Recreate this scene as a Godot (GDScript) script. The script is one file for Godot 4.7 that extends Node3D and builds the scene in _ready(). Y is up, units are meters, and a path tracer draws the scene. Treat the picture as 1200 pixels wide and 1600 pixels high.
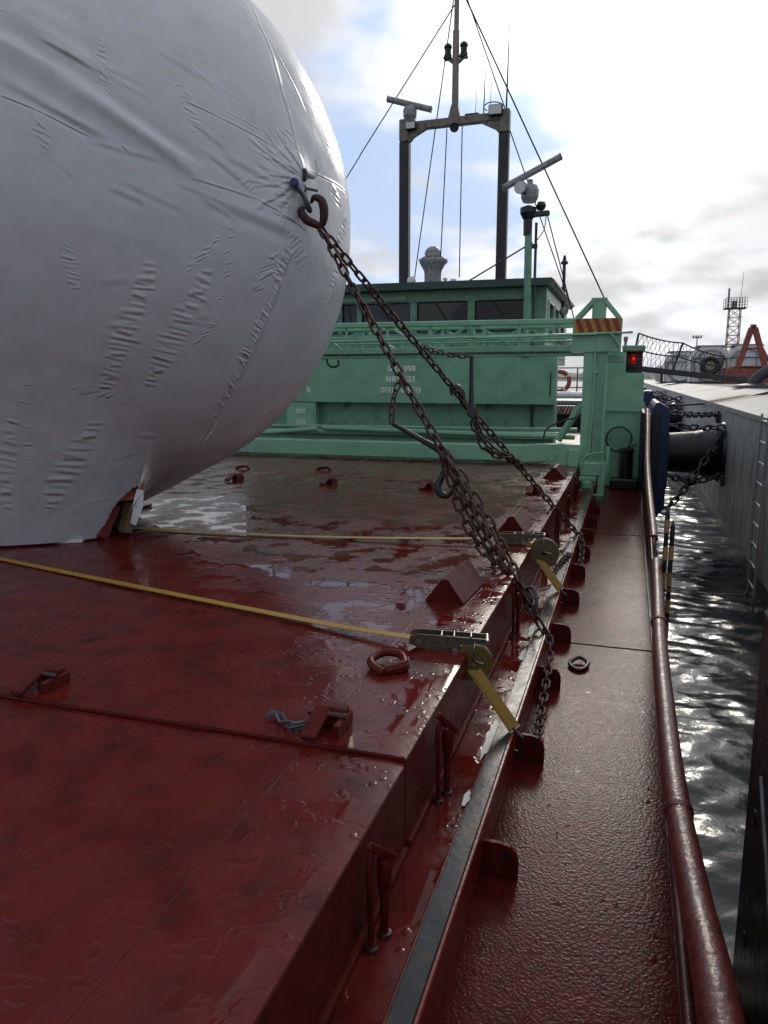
extends Node3D

var used := {}
var rng := RandomNumberGenerator.new()
var M := {}

# ------------------------------------------------------------------ nodes
func numbered(n: String) -> String:
	if not used.has(n):
		used[n] = 0
		return n
	used[n] += 1
	return "%s_%03d" % [n, used[n]]

func thing(called: String, at: Vector3, label := "", category := "", group := "", kind := "") -> Node3D:
	var o := Node3D.new()
	o.name = numbered(called)
	add_child(o)
	o.position = at
	tag(o, label, category, group, kind)
	return o

func tag(o: Node, label := "", category := "", group := "", kind := "") -> void:
	if label != "": o.set_meta("label", label)
	if category != "": o.set_meta("category", category)
	if group != "": o.set_meta("group", group)
	if kind != "": o.set_meta("kind", kind)

# a mesh in world coordinates as a part of a thing (or a sub-part of a part)
func part(parent: Node3D, called: String, mesh: Mesh, mat: Material, xf := Transform3D()) -> MeshInstance3D:
	var o := MeshInstance3D.new()
	o.name = called
	o.mesh = mesh
	o.material_override = mat
	var back := Vector3.ZERO
	if parent.get_parent() == self and not (parent is MeshInstance3D):
		back = parent.position
	o.transform = xf
	o.position -= back
	parent.add_child(o, true)
	return o

func solo(called: String, mesh: Mesh, mat: Material, label := "", category := "", group := "", kind := "") -> MeshInstance3D:
	var o := MeshInstance3D.new()
	o.name = numbered(called)
	o.mesh = mesh
	o.material_override = mat
	add_child(o)
	tag(o, label, category, group, kind)
	return o

# ------------------------------------------------------------------ shapes
func ns() -> SurfaceTool:
	var st := SurfaceTool.new()
	st.begin(Mesh.PRIMITIVE_TRIANGLES)
	return st

func fin(st: SurfaceTool) -> ArrayMesh:
	st.generate_normals()
	st.index()
	return st.commit()

func face(st: SurfaceTool, p: Array, out: Vector3, group := -1) -> void:
	st.set_smooth_group(group)
	var c: Vector3 = (p[1] - p[0]).cross(p[2] - p[0])
	var q := p
	if c.dot(out) > 0.0:
		q = p.duplicate()
		q.reverse()
	for i in range(1, q.size() - 1):
		st.add_vertex(q[0]); st.add_vertex(q[i]); st.add_vertex(q[i + 1])

# chamfered box
func bx(st: SurfaceTool, xf: Transform3D, size: Vector3, bev := 0.0) -> void:
	var h := size * 0.5
	bev = minf(bev, minf(h.x, minf(h.y, h.z)) * 0.8)
	var v := func(s: Vector3, axis: int) -> Vector3:
		var p := Vector3.ZERO
		for k in 3:
			p[k] = s[k] * (h[k] - (0.0 if k == axis else bev))
		return xf * p
	for a in 3:
		var b := (a + 1) % 3
		var c := (a + 2) % 3
		for sa in [-1.0, 1.0]:
			var pts := []
			for q in [[-1.0, -1.0], [1.0, -1.0], [1.0, 1.0], [-1.0, 1.0]]:
				var s := Vector3.ZERO
				s[a] = sa; s[b] = q[0]; s[c] = q[1]
				pts.append(v.call(s, a))
			var o := Vector3.ZERO
			o[a] = sa
			face(st, pts, xf.basis * o)
			if bev > 0.0:
				for sb in [-1.0, 1.0]:
					var s1 := Vector3.ZERO
					s1[a] = sa; s1[b] = sb; s1[c] = -1.0
					var s2 := s1
					s2[c] = 1.0
					var oo := Vector3.ZERO
					oo[a] = sa; oo[b] = sb
					face(st, [v.call(s1, a), v.call(s2, a), v.call(s2, b), v.call(s1, b)], xf.basis * oo)
	if bev > 0.0:
		for i in 8:
			var s := Vector3(1.0 if i & 1 else -1.0, 1.0 if i & 2 else -1.0, 1.0 if i & 4 else -1.0)
			face(st, [v.call(s, 0), v.call(s, 1), v.call(s, 2)], xf.basis * s)

func box2(a: Vector3, b: Vector3, bev := 0.0) -> ArrayMesh:
	var st := ns()
	bx(st, Transform3D(Basis(), (a + b) * 0.5), (b - a).abs(), bev)
	return fin(st)

func frame_of(dir: Vector3, up := Vector3.UP) -> Basis:
	var z := dir.normalized()
	if absf(z.dot(up)) > 0.99:
		up = Vector3.RIGHT
	var x := up.cross(z).normalized()
	return Basis(x, z.cross(x), z)

# rectangular bar from a to b, w across (sideways), h across (upwards)
func bar(st: SurfaceTool, a: Vector3, b: Vector3, w: float, h: float, bev := 0.0, up := Vector3.UP) -> void:
	bx(st, Transform3D(frame_of(b - a, up), (a + b) * 0.5), Vector3(w, h, (b - a).length()), bev)

func barm(a: Vector3, b: Vector3, w: float, h: float, bev := 0.0, up := Vector3.UP) -> ArrayMesh:
	var st := ns()
	bar(st, a, b, w, h, bev, up)
	return fin(st)

func tube(st: SurfaceTool, pts: Array, radii, seg := 8, caps := true, closed := false) -> void:
	var n := pts.size()
	var rings := []
	var u := Vector3.ZERO
	for i in n:
		var t: Vector3
		if closed:
			t = pts[(i + 1) % n] - pts[(i - 1 + n) % n]
		else:
			t = pts[mini(i + 1, n - 1)] - pts[maxi(i - 1, 0)]
		t = t.normalized()
		if i == 0:
			u = t.cross(Vector3(0.31, 0.9, 0.17)).normalized()
			if u.length() < 0.1: u = t.cross(Vector3.RIGHT).normalized()
		else:
			u = (u - t * u.dot(t)).normalized()
		var w := t.cross(u)
		var r: float = radii if radii is float else radii[i]
		var ring := []
		for k in seg:
			var a := TAU * k / seg
			ring.append(pts[i] + (u * cos(a) + w * sin(a)) * r)
		rings.append(ring)
	st.set_smooth_group(1)
	for i in (n if closed else n - 1):
		var r0: Array = rings[i]
		var r1: Array = rings[(i + 1) % n]
		for k in seg:
			var k2 := (k + 1) % seg
			st.add_vertex(r0[k]); st.add_vertex(r1[k]); st.add_vertex(r1[k2])
			st.add_vertex(r0[k]); st.add_vertex(r1[k2]); st.add_vertex(r0[k2])
	if caps and not closed:
		face(st, rings[0], pts[0] - pts[1])
		face(st, rings[n - 1], pts[n - 1] - pts[n - 2])

func tubem(pts: Array, radii, seg := 8, caps := true, closed := false) -> ArrayMesh:
	var st := ns()
	tube(st, pts, radii, seg, caps, closed)
	return fin(st)

# profile of (radius, height) turned round the Y axis of xf
func lathe(st: SurfaceTool, prof: Array, xf := Transform3D(), seg := 20) -> void:
	for i in prof.size() - 1:
		var a: Vector2 = prof[i]
		var b: Vector2 = prof[i + 1]
		st.set_smooth_group(i + 2)
		for k in seg:
			var t0 := TAU * k / seg
			var t1 := TAU * (k + 1) / seg
			var p := [Vector3(a.x * cos(t0), a.y, a.x * sin(t0)), Vector3(a.x * cos(t1), a.y, a.x * sin(t1)), Vector3(b.x * cos(t1), b.y, b.x * sin(t1)), Vector3(b.x * cos(t0), b.y, b.x * sin(t0))]
			for j in 4: p[j] = xf * p[j]
			if a.x > 1e-5:
				st.add_vertex(p[0]); st.add_vertex(p[1]); st.add_vertex(p[2])
			if b.x > 1e-5:
				st.add_vertex(p[0]); st.add_vertex(p[2]); st.add_vertex(p[3])

func lathem(prof: Array, xf := Transform3D(), seg := 20) -> ArrayMesh:
	var st := ns()
	lathe(st, prof, xf, seg)
	return fin(st)

# polygon in the xy plane of xf, thick along its z
func prism(st: SurfaceTool, poly: Array, depth: float, xf := Transform3D()) -> void:
	var pv := PackedVector2Array(poly)
	var idx := Geometry2D.triangulate_polygon(pv)
	for s in [-0.5, 0.5]:
		for i in range(0, idx.size(), 3):
			var t := []
			for j in 3:
				var q := pv[idx[i + j]]
				t.append(xf * Vector3(q.x, q.y, s * depth))
			face(st, t, xf.basis * Vector3(0, 0, s))
	var turn := 0.0
	for i in pv.size():
		turn += pv[i].cross(pv[(i + 1) % pv.size()])
	for i in pv.size():
		var a := pv[i]
		var b := pv[(i + 1) % pv.size()]
		var o := Vector2(b.y - a.y, a.x - b.x) * signf(turn)
		face(st, [xf * Vector3(a.x, a.y, -depth / 2), xf * Vector3(b.x, b.y, -depth / 2), xf * Vector3(b.x, b.y, depth / 2), xf * Vector3(a.x, a.y, depth / 2)], xf.basis * Vector3(o.x, o.y, 0))

func prismm(poly: Array, depth: float, xf := Transform3D()) -> ArrayMesh:
	var st := ns()
	prism(st, poly, depth, xf)
	return fin(st)

func disc(c: Vector2, r: float, n := 16, a0 := 0.0, a1 := TAU) -> Array:
	var p := []
	for i in n:
		var a := a0 + (a1 - a0) * i / (n if is_equal_approx(a1 - a0, TAU) else n - 1)
		p.append(c + Vector2(cos(a), sin(a)) * r)
	return p

func yaxis(dir: Vector3, at: Vector3) -> Transform3D:
	var f := frame_of(dir)
	return Transform3D(Basis(f.x, f.z, -f.y), at)

# a level sheet with a height function, counted from z0 (near) to z1 (far)
func sheet(x0: float, x1: float, z0: float, z1: float, nx: int, nz: int, h: Callable) -> ArrayMesh:
	var st := ns()
	st.set_smooth_group(1)
	for j in nz + 1:
		for i in nx + 1:
			var x := lerpf(x0, x1, float(i) / nx)
			var z := lerpf(z0, z1, float(j) / nz)
			st.add_vertex(Vector3(x, h.call(x, z), z))
	for j in nz:
		for i in nx:
			var a := j * (nx + 1) + i
			var b := a + nx + 1
			var tri := [a, b, b + 1, a, b + 1, a + 1]
			if (x1 - x0) * (z1 - z0) > 0.0: tri.reverse()
			for k in tri: st.add_index(k)
	st.generate_normals()
	return st.commit()

# ------------------------------------------------------------------ materials
func noise(freq: float, oct := 4, type := FastNoiseLite.TYPE_SIMPLEX_SMOOTH, sd := 1, gain := 0.5) -> FastNoiseLite:
	var n := FastNoiseLite.new()
	n.noise_type = type
	n.frequency = freq
	n.seed = sd
	n.fractal_octaves = oct
	n.fractal_gain = gain
	return n

func ntex(n: FastNoiseLite, stops: Array, size := 512) -> NoiseTexture2D:
	var t := NoiseTexture2D.new()
	t.width = size; t.height = size
	t.seamless = true
	t.seamless_blend_skirt = 0.25
	t.noise = n
	t.normalize = true
	var g := Gradient.new()
	var o := PackedFloat32Array()
	var c := PackedColorArray()
	for s in stops:
		o.append(s[0])
		c.append(s[1] if s[1] is Color else Color(s[1], s[1], s[1]))
	g.offsets = o; g.colors = c
	t.color_ramp = g
	return t

func mat(r: float, g: float, b: float, rough := 0.6, metal := 0.0) -> StandardMaterial3D:
	var m := StandardMaterial3D.new()
	m.albedo_color = Color(r, g, b).linear_to_srgb()
	m.roughness = rough
	m.metallic = metal
	return m

func tri(m: StandardMaterial3D, scale: float, world := true) -> StandardMaterial3D:
	m.uv1_triplanar = true
	m.uv1_world_triplanar = world
	m.uv1_scale = Vector3.ONE * scale
	return m

func textured(r: float, g: float, b: float, rough: float, scale: float, tone: Texture2D, rtex: Texture2D = null, btex: Texture2D = null, bump := 0.0, metal := 0.0) -> StandardMaterial3D:
	var m := tri(mat(r, g, b, rough, metal), scale)
	m.albedo_texture = tone
	if rtex: m.roughness_texture = rtex
	if btex:
		m.heightmap_enabled = true
		m.heightmap_texture = btex
		m.heightmap_scale = bump
	return m

# height and roughness of wet paint: flat puddles with a crisp meniscus, orange peel and beads of water between them
func wet_maps(sd: int, level: float, beads: int, bead_px: float) -> Array:
	var n := 1024
	var a := noise(0.0075, 5, FastNoiseLite.TYPE_SIMPLEX_SMOOTH, sd, 0.58).get_seamless_image(n, n, false, false, 0.06).get_data()
	var b := noise(0.05, 4, FastNoiseLite.TYPE_SIMPLEX_SMOOTH, sd + 1, 0.55).get_seamless_image(n, n, false, false, 0.06).get_data()
	var c := noise(0.02, 4, FastNoiseLite.TYPE_SIMPLEX_SMOOTH, sd + 2, 0.5).get_seamless_image(n, n, false, false, 0.06).get_data()
	var h := PackedFloat32Array()
	var r := PackedFloat32Array()
	h.resize(n * n); r.resize(n * n)
	for i in n * n:
		var x := a[i] / 255.0 + (b[i] / 255.0 - 0.5) * 0.05
		var p := sstep(level, level + 0.022, x)
		var film := sstep(level - 0.16, level, x)
		h[i] = 0.38 * p + (1.0 - p) * (0.26 * b[i] / 255.0 + 0.10 * c[i] / 255.0)
		r[i] = lerpf(lerpf(0.27, 0.16, film) + 0.10 * (c[i] / 255.0 - 0.5), 0.045, p)
	var g := RandomNumberGenerator.new()
	g.seed = sd
	for k in beads:
		var cx := g.randi_range(0, n - 1)
		var cy := g.randi_range(0, n - 1)
		var q := a[cy * n + cx] / 255.0
		if q > level or q < level - 0.22: continue
		var rad := bead_px * g.randf_range(0.4, 1.0) * (1.8 if g.randf() < 0.12 else 1.0)
		var sx := g.randf_range(0.6, 1.5)
		var m := int(rad * 1.6) + 1
		for dy in range(-m, m + 1):
			for dx in range(-m, m + 1):
				var d := Vector2(dx * sx, dy / sx).length() / rad
				if d < 1.0:
					var j := posmod(cy + dy, n) * n + posmod(cx + dx, n)
					h[j] = maxf(h[j], 0.30 + 0.35 * sqrt(1.0 - d * d))
					r[j] = 0.05
	var out := []
	for arr in [h, r]:
		out.append(ImageTexture.create_from_image(Image.create_from_data(n, n, false, Image.FORMAT_RF, (arr as PackedFloat32Array).to_byte_array())))
	return out

func materials() -> void:
	var t_soft := ntex(noise(0.012, 5, FastNoiseLite.TYPE_SIMPLEX_SMOOTH, 3), [[0.0, 0.72], [0.45, 0.95], [1.0, 1.0]])
	var t_dirt := ntex(noise(0.02, 6, FastNoiseLite.TYPE_SIMPLEX_SMOOTH, 7, 0.62), [[0.0, 0.35], [0.3, 0.8], [0.6, 0.97], [1.0, 1.0]])
	var t_rough := ntex(noise(0.02, 5, FastNoiseLite.TYPE_SIMPLEX_SMOOTH, 11), [[0.0, 0.55], [1.0, 1.0]])
	var t_wet := ntex(noise(0.009, 5, FastNoiseLite.TYPE_SIMPLEX_SMOOTH, 23, 0.55), [[0.0, 0.22], [0.40, 0.36], [0.6, 0.62], [1.0, 0.9]])
	var t_fine := ntex(noise(0.06, 4, FastNoiseLite.TYPE_SIMPLEX_SMOOTH, 31), [[0.0, 0.0], [1.0, 1.0]])
	var t_cells := ntex(noise(0.03, 4, FastNoiseLite.TYPE_SIMPLEX_SMOOTH, 37, 0.6), [[0.0, 0.0], [0.4, 0.12], [0.55, 0.55], [0.7, 0.9], [1.0, 1.0]], 1024)
	var t_film := ntex(noise(0.014, 5, FastNoiseLite.TYPE_SIMPLEX_SMOOTH, 41, 0.6), [[0.0, 0.0], [0.44, 0.12], [0.56, 0.6], [0.62, 0.68], [1.0, 0.85]], 1024)
	var t_puddle := ntex(noise(0.014, 5, FastNoiseLite.TYPE_SIMPLEX_SMOOTH, 41, 0.6), [[0.0, 0.0], [0.46, 0.0], [0.60, 1.0], [1.0, 1.0]], 1024)
	var t_red := ntex(noise(0.01, 6, FastNoiseLite.TYPE_SIMPLEX_SMOOTH, 5, 0.6), [[0.0, Color(0.62, 0.72, 0.72)], [0.3, Color(0.84, 0.88, 0.86)], [0.5, Color(0.95, 0.95, 0.95)], [0.7, Color(1, 1, 1)], [1.0, Color(0.90, 1.0, 1.0)]], 1024)
	var t_clean := ntex(noise(0.01, 5, FastNoiseLite.TYPE_SIMPLEX_SMOOTH, 91), [[0.0, 0.86], [0.5, 0.97], [1.0, 1.0]])
	# red oxide paint on the hatch covers, wet: a rippled film with flat puddles
	var wet := wet_maps(41, 0.56, 2600, 5.0)
	var m := textured(0.112, 0.0115, 0.0088, 1.0, 0.36, t_red, wet[1], wet[0], 0.26)
	m.roughness_texture_channel = BaseMaterial3D.TEXTURE_CHANNEL_RED
	M.hatch = m
	m.metallic_specular = 0.30
	var wet2 := wet_maps(141, 0.80, 0, 2.2)
	M.deck = textured(0.085, 0.0095, 0.0080, 0.9, 1.15, t_red, wet2[1], wet2[0], 0.42)
	M.deck.roughness_texture_channel = BaseMaterial3D.TEXTURE_CHANNEL_RED
	M.deck.metallic_specular = 0.17
	M.red = textured(0.10, 0.012, 0.009, 0.46, 0.9, t_red, t_rough, t_fine, 0.12)
	M.red.metallic_specular = 0.22
	M.redbright = textured(0.16, 0.016, 0.010, 0.4, 0.9, t_soft, t_rough, t_fine, 0.1)
	M.rail = textured(0.10, 0.013, 0.010, 0.5, 1.3, t_dirt, t_rough, t_fine, 0.2)
	M.darkred = textured(0.045, 0.010, 0.008, 0.5, 0.9, t_red, t_rough, t_fine, 0.2)
	var t_strip := ntex(noise(0.02, 4, FastNoiseLite.TYPE_SIMPLEX_SMOOTH, 51), [[0.0, Color(0.5, 0.5, 0.52)], [0.62, Color(0.62, 0.62, 0.64)], [0.70, Color(0.85, 0.70, 0.52)], [1.0, Color(0.7, 0.55, 0.42)]])
	M.strip = textured(0.095, 0.10, 0.105, 0.34, 0.7, t_strip, t_rough, t_fine, 0.05, 0.1)
	M.strip.metallic_specular = 0.35
	M.water_film = mat(0.05, 0.05, 0.05, 0.04)
	M.water_film.clearcoat_enabled = true
	M.green = textured(0.225, 0.48, 0.31, 0.38, 0.35, t_clean, t_rough)
	M.green2 = textured(0.18, 0.385, 0.25, 0.45, 0.4, t_soft, t_rough)
	M.house = textured(0.20, 0.425, 0.27, 0.42, 0.35, t_clean, t_rough)
	M.darkgreen = textured(0.020, 0.048, 0.042, 0.5, 0.5, t_soft, t_rough)
	M.roofgreen = textured(0.026, 0.062, 0.055, 0.55, 0.5, t_soft, t_rough)
	M.wheel = textured(0.145, 0.32, 0.22, 0.45, 0.5, t_soft, t_rough)
	M.glass = mat(0.008, 0.011, 0.014, 0.06)
	M.black = textured(0.010, 0.010, 0.011, 0.55, 1.0, t_soft, t_rough)
	M.mast = textured(0.012, 0.014, 0.018, 0.5, 1.0, t_soft, t_rough)
	M.tan = textured(0.20, 0.18, 0.14, 0.6, 0.6, t_dirt, t_rough)
	M.pole = textured(0.22, 0.19, 0.17, 0.6, 0.6, t_dirt, t_rough)
	M.grey = textured(0.32, 0.33, 0.34, 0.5, 0.9, t_dirt, t_rough)
	M.white = textured(0.76, 0.76, 0.76, 0.5, 0.7, t_soft, t_rough)
	M.dirtywhite = textured(0.66, 0.65, 0.62, 0.6, 0.35, t_dirt, t_rough)
	M.steel = textured(0.40, 0.40, 0.40, 0.35, 2.0, t_soft, t_rough, null, 0.0, 0.85)
	M.rust = textured(0.070, 0.027, 0.018, 0.75, 4.0, t_dirt, t_rough, t_fine, 0.1, 0.08)
	M.binder = textured(0.030, 0.036, 0.026, 0.55, 3.0, t_dirt, t_rough, t_fine, 0.1, 0.2)
	M.shackle = textured(0.12, 0.13, 0.16, 0.5, 3.0, t_dirt, t_rough, null, 0.0, 0.4)
	M.bluepin = textured(0.012, 0.02, 0.13, 0.45, 3.0, t_soft, t_rough)
	var t_web := ntex(noise(0.2, 2, FastNoiseLite.TYPE_SIMPLEX_SMOOTH, 61), [[0.0, 0.75], [1.0, 1.0]], 256)
	M.webroll = textured(0.15, 0.10, 0.018, 0.8, 3.0, t_web, t_rough, t_web, 0.05)
	M.webroll2 = textured(0.13, 0.095, 0.035, 0.8, 3.0, t_web, t_rough, t_web, 0.05)
	M.yellow = textured(0.42, 0.235, 0.018, 0.75, 3.0, t_web, t_rough, t_web, 0.05)
	M.yellow2 = textured(0.42, 0.32, 0.09, 0.75, 3.0, t_web, t_rough, t_web, 0.05)
	M.zinc = textured(0.17, 0.15, 0.11, 0.45, 3.0, t_dirt, t_rough, null, 0.0, 0.7)
	M.navy = textured(0.010, 0.022, 0.085, 0.5, 0.8, t_soft, t_rough)
	M.pad = textured(0.010, 0.011, 0.016, 0.45, 0.8, t_soft, t_rough)
	M.rubber = textured(0.009, 0.009, 0.011, 0.5, 0.8, t_soft, t_rough)
	M.fenderchain = textured(0.06, 0.065, 0.07, 0.6, 1.0, t_dirt, t_rough, null, 0.0, 0.3)
	var wall_tone := ntex(noise(0.012, 5, FastNoiseLite.TYPE_SIMPLEX_SMOOTH, 71, 0.6), [[0.0, Color(0.50, 0.46, 0.40)], [0.42, Color(0.82, 0.80, 0.76)], [0.58, Color(0.95, 0.95, 0.94)], [1.0, Color(1, 1, 1)]])
	M.quay = textured(0.50, 0.51, 0.51, 0.7, 0.3, wall_tone, t_rough)
	M.quay.uv1_scale = Vector3(0.9, 0.12, 0.9)
	M.weed = textured(0.035, 0.04, 0.03, 0.6, 0.8, t_dirt, t_rough, t_fine, 0.3)
	M.coping = textured(0.42, 0.41, 0.37, 0.7, 0.25, t_dirt, t_rough)
	M.coping.uv1_scale = Vector3(0.15, 0.5, 0.9)
	M.ochre = textured(0.20, 0.13, 0.04, 0.7, 0.5, t_dirt, t_rough)
	M.asphalt = textured(0.12, 0.12, 0.12, 0.8, 0.1, t_soft, t_rough)
	M.redsteel = textured(0.34, 0.085, 0.06, 0.6, 0.3, t_dirt, t_rough)
	M.redlattice = textured(0.26, 0.07, 0.05, 0.7, 0.3, t_soft, t_rough)
	M.hill = textured(0.045, 0.06, 0.035, 0.95, 0.01, t_dirt, t_rough)
	M.orange = textured(0.50, 0.09, 0.02, 0.6, 1.5, t_soft, t_rough)
	M.brass = mat(0.30, 0.19, 0.07, 0.5)
	M.buoy = textured(0.30, 0.05, 0.03, 0.6, 1.5, t_soft, t_rough)
	M.hub = textured(0.42, 0.30, 0.22, 0.6, 1.0, t_dirt, t_rough)
	M.frame_red = textured(0.16, 0.012, 0.014, 0.5, 1.5, t_soft, t_rough)
	M.timber = textured(0.16, 0.10, 0.05, 0.75, 1.2, t_dirt, t_rough)
	M.rope = textured(0.05, 0.06, 0.08, 0.8, 4.0, t_dirt, t_rough)
	M.hazyel = textured(0.48, 0.27, 0.03, 0.55, 2.0, t_dirt, t_rough)
	M.hazred = textured(0.30, 0.025, 0.02, 0.55, 2.0, t_dirt, t_rough)
	M.letter = mat(0.78, 0.80, 0.77, 0.6)
	M.flood = mat(0.62, 0.64, 0.60, 0.2)
	M.net = mat(0.055, 0.055, 0.06, 0.8)
	M.interior = mat(0.03, 0.035, 0.035, 0.7)
	M.redlight = mat(0.5, 0.02, 0.02, 0.3)
	M.redlight.emission_enabled = true
	M.redlight.emission = Color(1.0, 0.06, 0.08)
	M.redlight.emission_energy_multiplier = 0.25

# ------------------------------------------------------------------ sky
func sstep(a: float, b: float, x: float) -> float:
	var t := clampf((x - a) / (b - a), 0.0, 1.0)
	return t * t * (3.0 - 2.0 * t)

func make_sky() -> ImageTexture:
	var w := 2048
	var h := 1024
	var im := Image.create_empty(w, h, false, Image.FORMAT_RGBF)
	im.fill(Color(0.28, 0.29, 0.31))
	var n1 := noise(1.0, 5, FastNoiseLite.TYPE_SIMPLEX_SMOOTH, 101, 0.55)
	var n2 := noise(2.2, 4, FastNoiseLite.TYPE_SIMPLEX_SMOOTH, 202, 0.55)
	var sun := Vector3(-0.035, 0.40, -0.915).normalized()
	for j in range(0, h / 2 + 8):
		var el := (0.5 - (j + 0.5) / h) * PI
		var ce := cos(el)
		var se := sin(el)
		var eld := rad_to_deg(el)
		for i in w:
			var az := wrapf((i + 0.5) / w * TAU, -PI, PI)
			var d := Vector3(sin(az) * ce, se, -cos(az) * ce)
			var azd := rad_to_deg(az)
			var k := 1.0 / (maxf(se, 0.0) + 0.22)
			var p := Vector3(d.x * k * 1.3, d.z * k * 1.3, 0.0)
			var a := n1.get_noise_3d(p.x, p.y, 3.0)
			var b := n2.get_noise_3d(p.x, p.y, 9.0)
			var ang := rad_to_deg(d.angle_to(sun))
			# the broken blue patch that stands to the left of the glare, and its like elsewhere
			var hole := exp(-pow((azd + 18.0) / 11.5, 2.0) - pow((eld - 12.5) / 8.0, 2.0))
			hole += 0.5 * exp(-pow((azd + 27.0) / 7.0, 2.0) - pow((eld - 27.0) / 3.5, 2.0))
			hole += 0.9 * (0.5 + 0.5 * sin(azd * 0.09 + 2.2)) * sstep(30.0, 60.0, absf(azd)) * exp(-pow((eld - 25.0) / 18.0, 2.0))
			var cov := sstep(-0.15, 0.38, a + 0.35 * b + 0.40 + 0.35 * exp(-pow((azd - 8.0) / 16.0, 2.0)) - 0.80 * hole)
			var blue := Color(0.47, 0.62, 0.90).lerp(Color(0.70, 0.80, 0.95), exp(-maxf(eld, 0.0) / 9.0))
			blue = blue.lerp(Color(0.26, 0.42, 0.75), sstep(20.0, 80.0, eld)) * (0.66 + 0.34 * exp(-pow(ang / 60.0, 2.0)))
			var glare := exp(-pow(ang / 8.0, 2.0)) * 1.9 + exp(-ang / 14.0) * 0.12
			var thick := sstep(-0.35, 0.45, b * 0.7 + n1.get_noise_3d(p.x * 0.8, p.y * 0.8, 40.0))
			var grey := lerpf(1.04, 0.66, thick)
			grey -= 0.20 * exp(-pow((azd - 8.0) / 9.0, 2.0) - pow((eld - 11.0) / 6.0, 2.0))
			var cloud := Color(grey * 0.985, grey * 0.99, grey * 1.02) * (0.62 + 0.38 * exp(-pow(ang / 60.0, 2.0)))
			var c := blue.lerp(cloud, cov)
			glare *= 0.25 + 0.75 * cov
			c = Color(c.r + glare, c.g + glare * 0.985, c.b + glare * 0.96)
			im.set_pixel(i, j, c)
	return ImageTexture.create_from_image(im)

# ------------------------------------------------------------------ chains
func link_mesh(pitch: float, wire: float) -> ArrayMesh:
	var hl := (pitch + wire) * 0.5
	var rc := wire * 1.22
	var pts := []
	var st0 := hl - rc
	for k in 7:
		var a := -PI / 2 + PI * k / 6
		pts.append(Vector3(rc * sin(a), 0, st0 + rc * cos(a)))
	for k in 7:
		var a := PI / 2 + PI * k / 6
		pts.append(Vector3(rc * sin(a), 0, -st0 + rc * cos(a)))
	return tubem(pts, wire * 0.5, 7, false, true)

func sag(a: Vector3, b: Vector3, s: float, side := Vector3.ZERO, n := 24) -> Array:
	var p := []
	for i in n + 1:
		var t := float(i) / n
		p.append(a.lerp(b, t) + (Vector3.DOWN * s + side) * 4.0 * t * (1.0 - t))
	return p

func smooth(pts: Array, per := 8) -> Array:
	var c := Curve3D.new()
	for i in pts.size():
		var t: Vector3 = (pts[mini(i + 1, pts.size() - 1)] - pts[maxi(i - 1, 0)]) / 6.0
		c.add_point(pts[i], -t, t)
	var out := []
	for i in (pts.size() - 1) * per + 1:
		out.append(c.samplef(float(i) / per))
	return out

func links(parent: Node3D, path: Array, pitch: float, mesh: Mesh, m: Material, roll0 := 0.4, called := "link") -> void:
	var c := Curve3D.new()
	c.bake_interval = pitch * 0.3
	for p in path: c.add_point(p)
	var total := c.get_baked_length()
	var n := int(total / pitch)
	var step := total / maxi(n, 1)
	for i in n:
		var a := c.sample_baked(i * step)
		var b := c.sample_baked((i + 1) * step)
		var f := frame_of(b - a)
		var r := roll0 + (PI / 2 if i % 2 else 0.0) + rng.randf_range(-0.22, 0.22)
		part(parent, called, mesh, m, Transform3D(f * Basis(Vector3.BACK, r), (a + b) * 0.5))

# ------------------------------------------------------------------ the wrapped load
const WC := Vector3(-4.256, 2.831, -5.431)
const WR := 2.135
const WYB := -2.315
var foot_az := PackedFloat32Array([-180, -20, 0, 8, 34, 51, 58, 68, 140, 180])
var foot_r := PackedFloat32Array([0.3, 1.4, 1.4, 1.36, 1.13, 0.79, 0.42, 0.15, 0.15, 0.3])

func foot(azd: float) -> float:
	for i in foot_az.size() - 1:
		if azd <= foot_az[i + 1]:
			return lerpf(foot_r[i], foot_r[i + 1], (azd - foot_az[i]) / (foot_az[i + 1] - foot_az[i]))
	return foot_r[9]

func wrap_radius(azd: float, el: float) -> float:
	var rf := foot(azd)
	var d := Vector2(rf, WYB).length()
	var t := atan2(WYB, rf) + acos(WR / d)
	if el >= t: return WR
	return WR / maxf(cos(el - t), 0.05)

const U0 := -20.0
const UW := 140.0
const V0 := -72.0
const VW := 132.0
var hw := 2048
var hh := 2048
var hmap: PackedFloat32Array

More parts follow.
